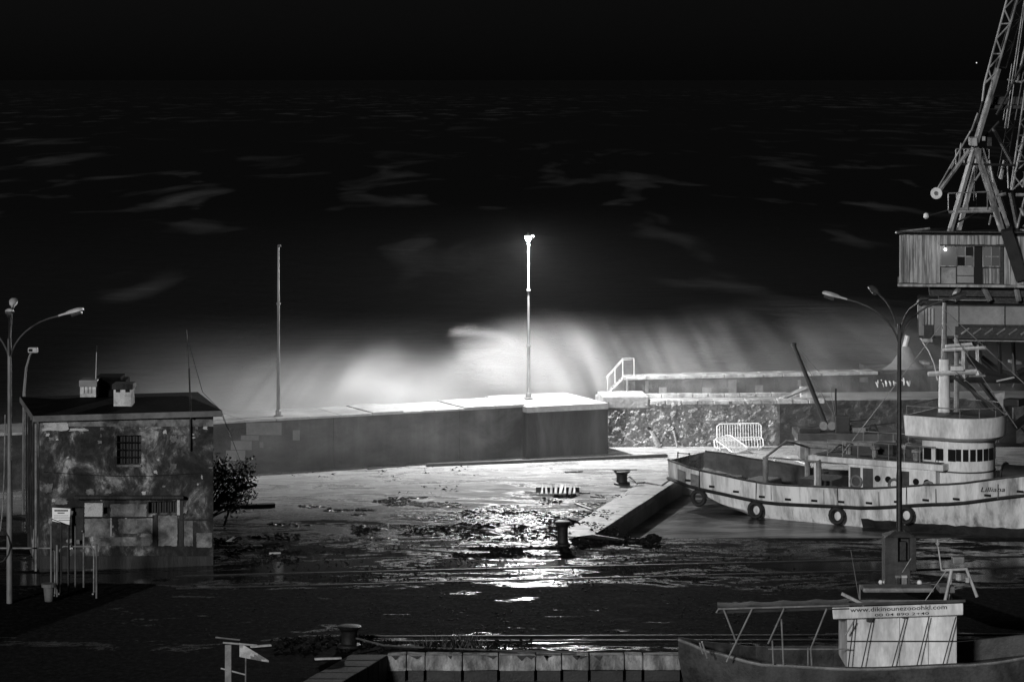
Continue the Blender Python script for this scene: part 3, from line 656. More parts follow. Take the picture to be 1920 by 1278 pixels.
# front wall built round its openings (upper window, lower window)
def front_wall(ops):
    """grid of front wall cells in (u, z), leaving openings"""
    us = sorted({0.0, WH} | {o[0] for o in ops} | {o[1] for o in ops}); zs = sorted({-.1, EH} | {o[2] for o in ops} | {o[3] for o in ops})
    mb = MB()
    for i in range(len(us) - 1):
        for j in range(len(zs) - 1):
            uc, zc = (us[i] + us[i + 1]) / 2, (zs[j] + zs[j + 1]) / 2
            if any(o[0] < uc < o[1] and o[2] < zc < o[3] for o in ops): continue
            a = HA + dH * us[i]; b2 = HA + dH * us[i + 1]
            mb.add([(a.x, a.y, zs[j]), (b2.x, b2.y, zs[j]), (b2.x, b2.y, zs[j + 1]), (a.x, a.y, zs[j + 1])], [(0, 1, 2, 3)])
    for u0, u1, z0, z1 in ops:      # reveals and back of each opening
        a = HA + dH * u0; b2 = HA + dH * u1; r = -nH * .22
        q0 = [Vector((a.x, a.y, z0)), Vector((b2.x, b2.y, z0)), Vector((b2.x, b2.y, z1)), Vector((a.x, a.y, z1))]
        for k in range(4): mb.add([q0[k], q0[(k + 1) % 4], q0[(k + 1) % 4] + r, q0[k] + r], [(0, 1, 2, 3)])
    mb.add([HB, HC_, HC_ + Vector((0, 0, EH)), HB + Vector((0, 0, EH))], [(0, 1, 2, 3)])
    mb.add([HD_, HA, HA + Vector((0, 0, EH)), HD_ + Vector((0, 0, EH))], [(0, 1, 2, 3)])
    mb.add([HC_, HD_, HD_ + Vector((0, 0, EH)), HC_ + Vector((0, 0, EH))], [(0, 1, 2, 3)])
    return mb
def op(x0, x1, y0, y1):
    a = onfront(x0, y1); b2 = onfront(x1, y0); return ((a - HA).dot(dH), (b2 - HA).dot(dH), a.z, b2.z)
OPS = [op(219, 265, 815, 870), op(278, 337, 938, 962), op(135, 157, 950, 1030), op(194.5, 204.5, 950, 963)]
front_wall(OPS).build('wall', 'plaster', house)
for nm, x0, x1, y0, y1, nv, nh in (('upper_window', 219, 265, 815, 870, 4, 4), ('lower_window', 278, 337, 938, 962, 6, 1)):
    w_ = fpatch(x0, x1, y0, y1, -.2, .03, nm, 'glass_dusty', house)
    for i in range(nv + 1):
        x = x0 + (x1 - x0) * i / nv; MB().beam(onfront(x, y1, -.02), onfront(x, y0, -.02), .03).build('bar', 'steel_dark', w_)
    for i in range(nh + 1):
        y = y0 + (y1 - y0) * i / nh; MB().beam(onfront(x0, y, -.02), onfront(x1, y, -.02), .03).build('bar', 'steel_dark', w_)
fpatch(219, 265, 871, 875, .06, .1, 'window_sill', 'plaster_pale', house)
dr_ = fpatch(135, 157, 950, 1030, -.2, .04, 'door', 'wood_dark', house)
MB().tube([onfront(154, 995, -.18), onfront(154, 995, -.1)], .03, 6).build('handle', 'steel_grey', dr_)
fpatch(194.5, 204.5, 950, 963, -.2, .03, 'vent_hole', 'void', house)
# surviving pale plaster, ragged pieces a few centimetres proud
def ragged(pts_, off, mat, name='plaster_patch'):
    k = len(pts_); fr = []; 
    for x, y in pts_: fr.append(onfront(x, y, off))
    mb = MB(); bk = [p - nH * (off + .01) for p in fr]
    mb.add(fr + bk, [tuple(range(k)), tuple(range(k, 2 * k))[::-1]] + [(i, (i + 1) % k, k + (i + 1) % k, k + i) for i in range(k)])
    mb.build(name, mat, house)
def ring(x0, x1, y0, y1, n=16, j=.16):
    out = []
    n *= 2
    for i in range(n):
        a = 2 * math.pi * i / n; c, s = math.cos(a), math.sin(a)
        e = 1 / max(abs(c), abs(s)) * (R.uniform(1 - j, 1) if j > .12 else R.uniform(.93, 1))
        out.append(((x0 + x1) / 2 + (x1 - x0) / 2 * c * e, (y0 + y1) / 2 - (y1 - y0) / 2 * s * e))
    return out[::-1]
ragged(ring(80, 129, 786, 808), .035, 'plaster_white'); ragged(ring(128, 168, 802, 808, 12, .5), .03, 'plaster_white')
for a in [(285, 305, 803, 808), (318, 333, 815, 830), (348, 360, 821, 829), (318, 332, 868, 880), (80, 100, 905, 925), (160, 178, 915, 928), (195, 210, 915, 926), (100, 130, 932, 946), (372, 385, 930, 950), (120, 138, 955, 966), (340, 352, 948, 962), (365, 372, 795, 806), (262, 272, 800, 806)]:
    ragged(ring(*a, 12, .4), .02, 'plaster_pale')
fpatch(76, 400, 786, 799, .02, .03, 'cornice_band', 'plaster_pale', house)
for i in range(46):
    x, y = R.uniform(82, 396), R.choice([R.uniform(800, 930), R.uniform(800, 830), R.uniform(935, 1030)]); w_, h_ = R.uniform(1.5, 6), R.uniform(1.5, 5)
    if 212 < x < 272 and 808 < y < 878: continue
    ragged(ring(x - w_, x + w_, y - h_, y + h_, 8, .5), .012, R.choice(['plaster_pale', 'plaster_pale', 'plaster_white']))
# repainted ground-floor zone in panels
for x0, x1, y0, y1, mt in [(158, 193, 942, 969, 'plaster_white'), (206, 276, 944, 969, 'plaster_pale'), (158, 207, 971, 1006, 'plaster_pale'), (221, 284, 971, 1000, 'plaster_pale'), (296, 333, 965, 1024, 'plaster_pale'), (345, 362, 972, 1024, 'plaster_pale'), (368, 398, 998, 1026, 'plaster_pale'), (172, 284, 1006, 1023, 'plaster_pale')]:
    ragged(ring(x0, x1, y0, y1, 20, .1), .018, mt, 'paint_panel')
for x0, x1, y0, y1 in [(156, 288, 968, 970.5), (338, 400, 973, 975.5)]: fpatch(x0, x1, y0, y1, .05, .05, 'cable_conduit', 'steel_dark', house)
fpatch(206.5, 210, 970, 1004, .03, .03, 'paint_strip', 'plaster_white', house)
fpatch(332, 337, 935, 965, .03, .03, 'paint_strip', 'plaster_white', house)
fpatch(140, 344, 930, 935, .32, .32, 'drip_ledge', 'concrete_block', house)
fpatch(286, 295, 965, 1024, .025, .03, 'dark_strip', 'concrete_block', house)  # dark upright strips on the ground-floor front
fpatch(336, 344, 938, 1024, .025, .03, 'dark_strip', 'concrete_block', house)
fpatch(76, 400, 1042, 1066, .06, .06, 'plinth_course', 'concrete_block', house)
for x in (357,): MB().tube([onfront(x, 782, .08), onfront(x, 845, .08)], .035, 8).build('downpipe', 'steel_dark', house)
MB().tube([onfront(x, 880 + 8 * math.sin((x - 82) / 320 * 3.14) + 4, .03) for x in range(82, 402, 16)], .012, 5).build('wall_cable', 'steel_dark', house)
# left gable: drainpipe and peeling strip
MB().tube([HA - dH * .12 - nH * .3 + Vector((0, 0, 5.4)), HA - dH * .12 - nH * .3], .05, 8).build('downpipe', 'steel_grey', house)
for i in range(4): MB().tube([HA - dH * .15 - nH * (1.2 + i * 1.1) + Vector((0, 0, 5.3)), HA - dH * .15 - nH * (1.2 + i * 1.1) + Vector((0, 0, R.uniform(.5, 3)))], .03, 6).build('hanging_cable', 'steel_dark', house)
# roof slab with fascia
ov = .28
ra = HA - dH * ov + nH * ov; rb = HB + dH * (ov + .02) + nH * ov; rc = HC_ + dH * ov - nH * ov; rd_ = HD_ - dH * ov - nH * ov
MB().prism([ra, rb, rc, rd_], EH - .02, EH + .2).build('roof_slab', 'concrete', house, bevel=.02)
roof = MB(); mid = [(ra + rd_) / 2, (rb + rc) / 2]
zr = EH + .205
q0 = [Vector((p.x, p.y, zr)) for p in (ra + dH * .02 - nH * .05, rb - dH * .02 - nH * .05, rc - dH * .02 + nH * .05, rd_ + dH * .02 + nH * .05)]
rg = [q0[0].lerp(q0[3], .5) + dH * 1.2 + Vector((0, 0, .22)), q0[1].lerp(q0[2], .5) - dH * .9 + Vector((0, 0, .22))]
roof.add(q0 + rg, [(0, 1, 5, 4), (1, 2, 5), (2, 3, 4, 5), (3, 0, 4), (3, 2, 1, 0)])
rf = roof.build('roof', 'roof_tar', house)
def rooftop(x0, x1, y0, y1, D, dep, name, mat):
    a = P(x0, y1, D); b2 = P(x1, y1, D); z1 = P(x0, y0, D).z
    return MB().slab(a, b2, dep, a.z - .15, z1).build(name, mat, rf, bevel=.02)
ch1 = rooftop(150, 180, 718, 737, 107.6, .8, 'chimney', 'chimney_white')
rooftop(148, 182, 712.5, 717.5, 107.55, .95, 'chimney_cap', 'concrete')
for x in (158, 165, 172): MB().beam(P(x, 737, 107.58), P(x, 718, 107.58), .012).build('tile_joint', 'steel_dark', rf)
ch2 = rooftop(213, 247, 723, 756, 106.0, .8, 'chimney', 'chimney_white')
rooftop(210, 249, 720, 722.6, 105.95, .95, 'chimney_cap', 'concrete_block')
for x in (221, 239):
    MB().quadslab([P(x - 4, 735, 105.98), P(x + 4, 735, 105.98), P(x + 4, 728, 105.98), P(x - 4, 728, 105.98)], .03, (0, 1, 0)).build('flue_hole', 'void', rf)
hat = MB(); hat.slab(P(183, 735, 108.5), P(236, 735, 108.5), 1.2, P(183, 735, 108.5).z - .2, P(183, 712, 108.5).z); hat.build('roof_hatch', 'roof_tar', rf, bevel=.03)
MB().slab(P(180, 710, 108.4), P(226, 710, 108.4), 1.3, P(183, 712, 108.5).z + .003, P(183, 706, 108.5).z).build('hatch_cover', 'roof_tar', rf)
# aerials
a1 = thing('roof_aerial', 'short mottled aerial rod standing behind the white chimney', 'aerial', P(180, 735, 108))
MB().tube([P(179, 735, 108), P(181, 660, 108)], .018, 6).build('rod', 'steel_pale', a1)
MB().tube([P(181, 660, 108), P(181.5, 648, 108)], .01, 6).build('tip', 'steel_dark', a1)
a2 = thing('roof_aerial', 'tall thin aerial mast with guy wires at the right end of roof', 'aerial', P(357, 770, 105.3))
MB().tube([P(358, 785, 105.2), P(354.5, 690, 105.2)], .035, 6).build('mast', 'steel_dark', a2)
MB().tube([P(354.5, 690, 105.2), P(350, 618, 105.2)], .018, 6).build('upper_mast', 'steel_dark', a2)
MB().tube([P(353, 640, 105.2), P(380, 735, 106.5), P(415, 770, 106), P(462, 893, 107)], .012, 4).build('guy_wire', 'steel_dark', a2)
MB().tube([P(415, 775, 106), P(468, 905, 107)], .012, 4).build('guy_wire', 'steel_dark', a2)

# ------------------------------------------------------------------ shrub behind the house
sb = G(408, 985)
sh = thing('shrub', 'dark leafy shrub leaning out past the right corner of house', 'shrub', sb)
br = MB(); lf = MB()
base = Vector((sb.x - .6, sb.y - .4, 0))
tips = []
for i in range(22):
    tp = P(R.uniform(398, 476), R.uniform(862, 955), sb.y + R.uniform(-.6, .6)); midp = (base + tp) / 2 + Vector((R.uniform(-.2, .2), 0, R.uniform(.2, .7)))
    br.tube([base + Vector((0, 0, .2)), midp, tp], [.05, .03, .01], 5); tips += [tp, midp.lerp(tp, .5), midp.lerp(tp, .75)]
br.build('branches', 'bark', sh)
def leaves(mb, c, n_, rx, rz, s0_, s1_):
    for i in range(n_):
        p = c + Vector((R.gauss(0, rx), R.gauss(0, rx), R.gauss(0, rz))); s = R.uniform(s0_, s1_)
        a = Vector((R.uniform(-1, 1), R.uniform(-1, 1), R.uniform(-1, 1))).normalized(); b2 = a.cross(Vector((R.uniform(-1, 1), R.uniform(-1, 1), R.uniform(-1, 1)))).normalized()
        mb.add([p - a * s, p + b2 * s * .45, p + a * s, p - b2 * s * .45], [(0, 1, 2, 3)])
for tp in tips:
    if tp.z > .6: leaves(lf, tp, 34, .16, .2, .03, .09)
for x, y in ((404, 880), (415, 875), (425, 890), (440, 900), (430, 910), (450, 912), (412, 900), (445, 925), (435, 930), (405, 915)): leaves(lf, P(x, y, sb.y), 190, .24, .22, .03, .09)
lf.build('foliage', 'leaf', sh)
bk = thing('bracket_arm', 'dark timber arms sticking out of the shrub with wires', 'bracket', P(450, 912, sb.y))
for q1, q2 in (((440, 920), (482, 909)), ((440, 916), (474, 912)), ((445, 914), (468, 903)), ((468, 903), (482, 909))): MB().beam(P(*q1, sb.y), P(*q2, sb.y), .06).build('arm', 'wood_dark', bk)
MB().beam(P(442, 920, sb.y), Vector((P(420, 930, sb.y).x, sb.y, 0)), .06).build('post', 'wood_dark', bk)

# ------------------------------------------------------------------ four-armed street lamps
def street_lamp(loc, arms, label, scale=1.0, lift=0.0, pm_='pole_grey'):
    o = thing('street_lamp', label, 'street lamp', loc, 'unlit street lamps')
    x, y, z = loc; hj = 9.1 * scale
    MB().tube([(x, y, z + lift), (x, y, z + hj * .42)], .105 * scale, 12).build('pole', pm_, o, smooth=True)
    MB().tube([(x, y, z + hj * .42), (x, y, z + hj * .44), (x, y, z + hj)], [.105 * scale, .085 * scale, .07 * scale], 12).build('upper_pole', pm_, o, smooth=True)
    for ai, (az, reach, rise) in enumerate(arms):
        d = Vector((math.cos(az), math.sin(az), 0)); c = Vector((x, y, z + hj - .9))
        pts_ = [c + d * reach * (t_ ** 1.9) + Vector((0, 0, (.5 + rise) * math.sin(t_ * 1.25) / math.sin(1.25))) for t_ in [i / 9 for i in range(10)]]
        am = MB().tube(pts_, .035 * scale, 8).build('arm', 'arm_dark', o, smooth=True)
        e = pts_[-1]; tg = (pts_[-1] - pts_[-2]).normalized(); sd = Vector((-d.y, d.x, 0)); up = tg.cross(sd) * -1
        if up.z < 0: up = -up
        hm = MB(); secs = [(0, .045, .045), (.25, .06, .06), (.38, .13, .1), (.62, .16, .12), (.82, .15, .1), (.9, .1, .06)]
        vs_ = []
        for s_, w_, h_ in secs:
            c2 = e + tg * s_ * scale
            for an in range(8):
                a_ = an * math.pi / 4 + .3927
                vs_.append(c2 + sd * math.cos(a_) * w_ * scale + up * math.sin(a_) * h_ * scale * (1 if math.sin(a_) > 0 else .55))
        fs_ = [(i * 8 + j, i * 8 + (j + 1) % 8, i * 8 + 8 + (j + 1) % 8, i * 8 + 8 + j) for i in range(len(secs) - 1) for j in range(8)] + [tuple(range(8)), tuple(range(40, 48))]
        hm.add(vs_, fs_); hh = hm.build('lamp_head', 'steel_pale' if (ai == 0 or pm_ == 'pole_grey') else 'arm_dark', am, smooth=True)
        g2 = MB(); g2.tube([e + tg * .45 * scale - up * .07 * scale, e + tg * .82 * scale - up * .06 * scale], [.1 * scale, .08 * scale], 8); g2.build('lamp_lens', 'glass_dusty', am)
    return o
lb = G(18, 1130)
street_lamp((lb.x, lb.y, 0), [(rad(-8), 1.75, 1.2), (rad(172), 1.75, 1.2), (rad(-80), 1.9, 1.35), (rad(97), 1.9, 1.3)], 'four armed unlit street lamp in front of the house')
rb_ = G(1686, 1094)
s2 = street_lamp((rb_.x, rb_.y, 0), [(rad(171), 1.85, 1.25), (rad(8), 1.6, 1.2), (rad(-75), 1.5, 1.2), (rad(105), 1.8, 1.3)], 'four armed unlit street lamp on a concrete plinth before the trawler', 1.02, 1.8, 'steel_dark')
x, y = rb_.x, rb_.y
pm = MB()
pm.box(x - .56, x - .10, y - .45, y + .5, 0, 1.72); pm.box(x + .33, x + .55, y - .45, y + .5, .55, 1.72); pm.box(x - .10, x + .33, y - .45, y + .5, 0, .86); pm.box(x - .10, x + .33, y - .05, y + .5, .862, 1.72)
pm.add([(x - .56, y - .45, 1.722), (x + .55, y - .45, 1.722), (x + .55, y + .5, 1.722), (x - .56, y + .5, 1.722), (x - .2, y - .15, 1.9), (x + .2, y - .15, 1.9), (x + .2, y + .2, 1.9), (x - .2, y + .2, 1.9)], [(0, 1, 5, 4), (1, 2, 6, 5), (2, 3, 7, 6), (3, 0, 4, 7), (4, 5, 6, 7), (3, 2, 1, 0)])
pm.build('plinth', 'concrete_wall', s2, bevel=.02)
MB().box(x - .02, x + .2, y - .3, y - .07, .9, 1.55).build('fuse_box', 'steel_dark', s2)
MB().beam((x + .36, y - .48, 1.0), (x + .05, y - .48, .5), .02).build('loose_stick', 'wood_pale', s2)
sl = P(56, 662, 118)
o = thing('street_lamp', 'small single headed street lamp rising behind the house', 'street lamp', (P(45, 740, 118).x, 118, 0))
MB().tube([(P(44, 740, 118).x, 118, 0), P(45, 735, 118), P(49, 690, 118), P(56, 665, 118), P(60, 660, 118)], [.08, .06, .05, .04, .04], 8).build('pole', 'pole_grey', o)
hm = MB(); hm.box(P(53, 0, 118).x, P(71, 0, 118).x, 117.85, 118.15, P(0, 661, 118).z, P(0, 651, 118).z); hm.build('lamp_head', 'steel_pale', o, bevel=.05)
MB().box(P(55, 0, 118).x, P(62, 0, 118).x, 117.83, 117.86, P(0, 658, 118).z, P(0, 653, 118).z).build('lamp_lens', 'glass', o)

# ------------------------------------------------------------------ fence, sign and bin by the house
def fence_panel(px0, px1, ytop, D, label):
    a = P(px0, 0, D); b2 = P(px1, 0, D); z = P(0, ytop, D).z; rr = .12
    o = thing('tube_barrier', label, 'barrier', (a.x, D, 0), 'tube barriers by the house')
    MB().tube([(a.x, D, .02), (a.x, D, z - rr), (a.x + rr, D, z), (b2.x - rr, D, z), (b2.x, D, z - rr), (b2.x, D, .02)], .028, 8).build('frame', 'steel_grey', o)
    for fx_ in (a.x, b2.x): MB().box(fx_ - .03, fx_ + .03, D - .25, D + .25, .0, .05).build('foot', 'steel_grey', o)
    return o
fence_panel(-60, 103, 1027, 99.5, 'wide dark tube barrier crossing behind the street lamp pole')
fence_panel(112, 176, 1024, 99.8, 'narrow tube barrier frame in front of the house door')
for i, (x, y0, y1, D, mt) in enumerate([(96, 985, 1100, 99.4, 'pole_grey'), (107, 1022, 1105, 99.2, 'pole_grey'), (129, 975, 1100, 99.6, 'pole_grey'), (141, 982, 1094, 99.9, 'pole_grey'), (157, 1000, 1100, 101, 'steel_grey'), (181, 1020, 1110, 98.9, 'pole_grey')]):
    a = P(x, y0, D); o = thing('fence_post', ['leftmost bare fence post under the white sign', 'short pale fence post between the two tube barriers', 'fence post under the right edge of the white sign', 'tallest bare fence post before the house door', 'thin fence post behind the narrow barrier', 'rightmost pale fence post in front of the house'][i], 'post', (a.x, D, 0), 'bare fence posts by the house')
    MB().tube([(a.x, D, 0), (a.x, D, a.z)], .035, 8).build('tube', mt, o); MB().lathe([(.037, -.02), (.04, 0), (.02, .02)], (a.x, D, a.z), 8).build('end_cap', mt, o)
sg = P(98, 982, 99.0)
sign = thing('notice_board', 'white notice board with dark lettering on a post by the house', 'sign', (P(115, 0, 99).x, 99.1, 0))
p = [P(98, 976, 99), P(130, 983, 99), P(132, 953, 99), P(98, 951, 99)]
MB().quadslab(p, .03, (0, 1, 0)).build('board', 'sign_white', sign)
lt = MB()
for row, (xa, xb, yy, hgt) in enumerate([(102, 127, 956.5, 3.2), (108, 120, 961, 2.2), (101, 128, 966, .8), (101, 130, 970, 1.0), (110, 130, 974.5, 1.2)]):
    x = xa
    while x < xb:
        w_ = R.uniform(.8, 2.0); lt.quadslab([P(x, yy + hgt / 2, 98.99), P(x + w_, yy + hgt / 2, 98.99), P(x + w_, yy - hgt / 2, 98.99), P(x, yy - hgt / 2, 98.99)], .004, (0, 1, 0)); x += w_ + .5
o = lt.build('lettering', 'ink', sign); o['kind'] = 'stuff'
MB().beam(P(97, 972, 99.02), P(132, 985, 99.02), .05).build('brace', 'steel_dark', sign)
MB().tube([(P(115, 0, 99.1).x, 99.1, 0), P(115, 955, 99.1)], .03, 8).build('post', 'steel_dark', sign)
bb = G(92, 1127)
bn = thing('litter_bin', 'small pale tapered plastic bin with wide rim by the kerb', 'bin', (bb.x, bb.y, 0))
MB().lathe([(.14, .01), (.15, .02), (.2, .56), (.18, .56), (.14, .06)], (bb.x, bb.y, 0), 16).build('body', 'bin_plastic', bn, smooth=True)
MB().lathe([(.2, .5), (.26, .51), (.265, .62), (.21, .63)], (bb.x, bb.y, 0), 16).build('rim', 'bin_plastic', bn)
cb = thing('cable_coil', 'loop of thick cable hanging on the street lamp pole', 'cable', (lb.x - .2, lb.y, 0))
MB().tube([(lb.x - .25 + .5 * math.cos(a_ / 12 * 6.28) - .2, lb.y - .1, 2.0 + .62 * math.sin(a_ / 12 * 6.28)) for a_ in range(13)], .03, 6).build('loop', 'rubber', cb)
MB().tube([(lb.x - .13, lb.y - .12, 6.5), (lb.x - .16, lb.y - .12, 4.5), (lb.x - .22, lb.y - .12, 3.2), (lb.x - .3, lb.y - .12, 2.5)], .025, 6).build('drop_cable', 'steel_grey', cb)

# ------------------------------------------------------------------ bollards, debris
def bollard(loc, label, h=.95, r=.2):
    o = thing('bollard', label, 'bollard', loc, 'mooring bollards')
    MB().lathe([(r * 1.5, 0), (r * 1.5, .08), (r * 1.05, .12), (r, h * .35), (r, h * .62), (r * 1.12, h * .78)], loc, 18).build('stem', 'iron', o, smooth=True)
    MB().lathe([(r * 1.1, h * .78), (r * 1.5, h * .9), (r * 1.55, h * .97), (r * 1.3, h * 1.0), (r * .4, h * 1.02)], loc, 18).build('cap', 'iron', o, smooth=True)
    return o
b1 = G(1166, 908); bollard((b1.x, b1.y, 0), 'far mooring bollard topped with a loose plank near trawler stern', .62, .24)
b2_ = G(1055, 1022); bollard((b2_.x, b2_.y, 0), 'middle mooring bollard at the near corner of the basin', .95, .2)
b3_ = G(655, 1212); bollard((b3_.x, b3_.y, 0), 'nearest mooring bollard with a rope by the front quay', .68, .25)
def plank(a, b2, w, label, mat='wood_dark', z=.03, h=.03, name='plank'):
    a = Vector(a); b2 = Vector(b2); d = (b2 - a).normalized(); s = Vector((-d.y, d.x, 0)) * w / 2; u = Vector((0, 0, h))
    o = MB().hexa([a - s, b2 - s, b2 + s, a + s, a - s + u, b2 - s + u, b2 + s + u, a + s + u]).build(name, mat)
    return tag(recentre(o), label, 'plank', 'loose boards thrown about by the storm')
zt = .64
plank((P(1148, 882, b1.y).x, b1.y - .1, zt), (P(1194, 886, b1.y).x, b1.y + .15, zt), .2, 'dark plank lying across the far bollard')
rope = MB().tube([G(1168, 905) + Vector((0, 0, .2)), G(1182, 900) + Vector((0, 0, .15)), G(1196, 908) + Vector((0, 0, .05)), G(1210, 907) + Vector((0, 0, .07)), G(1240, 912) + Vector((0, 0, .05)), P(1262, 895, 126)], .045, 6).build('mooring_rope', 'iron')
tag(recentre(rope), 'dark mooring rope from far bollard towards the trawler stern', 'rope')
rope = MB().tube([(b3_.x + .2, b3_.y - .1, .3)] + [G(680 + i * 40, 1208 + 18 * (i / 10) ** .6) + Vector((0, 0, .06)) for i in range(1, 11)], .03, 6).build('mooring_rope', 'rope')
tag(recentre(rope), 'slack mooring rope running right from the nearest bollard', 'rope')
rope = MB().tube([G(1085, 1010) + Vector((R.uniform(-.1, .1), 0, .06)), G(1110, 1012) + Vector((0, 0, .12)), G(1150, 1016) + Vector((0, 0, .1)), G(1190, 1018) + Vector((0, 0, .05))], [.06, .12, .1, .04], 6).build('rope_heap', 'iron')
tag(recentre(rope), 'dark heap of rope beside the middle bollard', 'rope')
# broken pallet
pc = G(1048, 926)
pal = thing('broken_pallet', 'broken pale pallet lying on the wet yard', 'pallet', (pc.x, pc.y, 0))
for i in range(8):
    x = pc.x - .75 + i * .2; MB().hexa([Vector((x + dx, pc.y + dy, z + (.28 if dy > 0 else 0) + R.uniform(0, .02))) for z in (.06, .085) for dx, dy in ((-.05, -.35), (.05, -.35), (.1 + R.uniform(-.1, .1), .45), (0 + R.uniform(-.05, .05), .45))]).build('slat', 'wood_pale', pal)
for yy in (-.4, .05, .4): MB().box(pc.x - 1.0, pc.x + .9, pc.y + yy - .05, pc.y + yy + .05, .0 if yy < 0 else .0, .05 + (.2 if yy > 0.2 else .0)).build('runner', 'wood_dark', pal)
spots = [((1060, 886), (1092, 884), 'dark'), ((400, 954), (515, 950), 'log'), ((1075, 923), (1105, 925), 'dark'), ((1108, 931), (1130, 933), 'dark'), ((1160, 952), (1185, 952), 'dark'), ((1128, 957), (1145, 959), 'dark'), ((425, 1017), (440, 1008), 'pale'), ((474, 1024), (492, 1024), 'pale'), ((505, 1038), (526, 1037), 'pale'), ((1018, 1027), (1046, 1021), 'pale'), ((735, 1013), (745, 1012), 'pale'), ((470, 1213), (508, 1210), 'pale'), ((590, 1236), (640, 1234), 'pale'), ((1080, 945), (1110, 956), 'dark'), ((690, 880), (760, 873), 'dark'), ((800, 874), (1250, 856), 'edge')]
labs = ['short dark board on the pale apron below the square block', 'long dark log lying beside the shrub', 'dark board just right of the broken pallet', 'dark stick between the pallet and the coping', 'dark stick lying on the coping slabs', 'short dark stick at the inner edge of the coping', 'pale stick tilted on the dark yard right of the house', 'short pale board on the dark yard right of the house', 'second pale board on the dark yard right of the house', 'pale board leaning by the middle bollard', 'small pale chip among the cobbles', 'pale board near the bottom left of the yard', 'pale strip of wood left of the nearest bollard', 'dark drift log above the middle bollard', 'thin dark timber along the foot of the sea wall', 'long low dark kerb in front of the square block']
for (a, b2, k), lab in zip(spots, labs):
    plank(G(*a), G(*b2), {'dark': .14, 'log': .35, 'pale': .12, 'edge': .3}[k], lab, 'wood_pale' if k == 'pale' else 'wood_dark', 0, {'log': .16, 'edge': .13}.get(k, .05))  # the edge entry is a low kerb laid as one dark bar
# cobbles and stranded weed
cm = MB()
def cob(x, y, s, h):
    a = R.uniform(0, 1.6); c, s_ = math.cos(a) * s, math.sin(a) * s; t_ = .7
    cm.add([(x - c + s_, y - s_ - c, 0), (x + c + s_, y + s_ - c, 0), (x + c - s_, y + s_ + c, 0), (x - c - s_, y - s_ + c, 0), (x - (c - s_) * t_, y - (s_ + c) * t_, h), (x + (c + s_) * t_, y + (s_ - c) * t_, h), (x + (c - s_) * t_, y + (s_ + c) * t_, h), (x - (c + s_) * t_, y - (s_ - c) * t_, h)], [(4, 5, 6, 7), (0, 1, 5, 4), (1, 2, 6, 5), (2, 3, 7, 6), (3, 0, 4, 7)])
for i in range(11000):
    x, y = R.uniform(-10, 7), R.uniform(111.5, 122.8)
    lim = C1.x + (y - C1.y) * (C2.x - C1.x) / (C2.y - C1.y) - 1.6
    nn = mnoise.fractal(Vector((x * .3, y * .55, 3.1)), 1.0, 2.0, 5)
    if x < lim and nn > -.02 + max(0, (y - 119) * .12) + max(0, (-5 - x) * .1): cob(x, y, R.uniform(.03, .1), R.uniform(.008, .05) * min(1, (nn + .1) * 4))
struct(cm.build('cobble_paving', 'cobble'), 'stuff')
wm = MB()
def weed(px0, px1, py0, py1, n_, s=.09, gs=1.0):
    for i in range(n_):
        px_, py_ = R.uniform(px0, px1), R.uniform(py0, py1)
        if mnoise.noise(Vector((px_ * .02, py_ * .09, 1.7))) < -.05: continue
        p = G(px_, py_); a = R.uniform(0, 6.28); L_ = R.uniform(.5, 2.2) * s; w_ = L_ * R.uniform(.1, .35); d = Vector((math.cos(a), math.sin(a) * .6, 0)); s_ = Vector((-d.y, d.x, 0))
        z = R.uniform(.01, .09) * gs
        wm.add([p - d * L_, p - s_ * w_ + Vector((0, 0, z)), p + d * L_ + Vector((0, 0, R.uniform(0, .08) * gs)), p + s_ * w_ + Vector((0, 0, z * .6))], [(0, 1, 2), (0, 2, 3)])
weed(860, 1160, 958, 1012, 3200); weed(1075, 1235, 1006, 1026, 1800, .12, 1.8); weed(660, 860, 985, 1004, 700); weed(850, 1070, 1025, 1046, 1500); weed(1000, 1180, 920, 950, 350); weed(1010, 1080, 928, 934, 250)
weed(680, 1000, 1200, 1222, 420, .07, 1.4); weed(740, 930, 1206, 1220, 400, .06, 1.6); weed(640, 700, 1192, 1225, 260, .07, 1.5); weed(400, 560, 1000, 1060, 900); weed(480, 900, 868, 895, 160, .07); weed(720, 860, 900, 925, 120, .06); weed(480, 1250, 1015, 1100, 900, .05); weed(1000, 1400, 1030, 1090, 300, .05); weed(520, 660, 1195, 1224, 420, .08, 1.8)
struct(wm.build('stranded_weed', 'weed'), 'stuff')
pm2 = MB(); cm_, cm = cm, pm2
for i in range(5200):
    p = G(R.uniform(380, 1500), 1010 + 200 * R.random() ** 1.3); s_ = R.choice([.012, .018, .018, .025, .035])
    if mnoise.noise(Vector((p.x * .35, p.y * .8, 9))) < -.1: continue
    if p.x > C1.x - .3 and p.y > 111.3: continue
    cob(p.x, p.y, s_, s_ * R.uniform(.5, 1.1))
cm = cm_
struct(pm2.build('loose_gravel', 'weed'), 'stuff')
# reeds sprouting on the front quay edge
gr = MB()
for i in range(260):
    p = G(R.choice([R.gauss(815, 18), R.gauss(850, 14), R.gauss(880, 12), R.uniform(760, 920)]), R.uniform(1202, 1216)); h = R.uniform(.15, .65) * R.random(); l = R.uniform(-.15, .15)
    gr.add([p + Vector((-.012, 0, 0)), p + Vector((.012, 0, 0)), p + Vector((l, R.uniform(-.1, .1), h))], [(0, 1, 2)])
struct(gr.build('weed_tufts', 'leaf'), 'stuff')

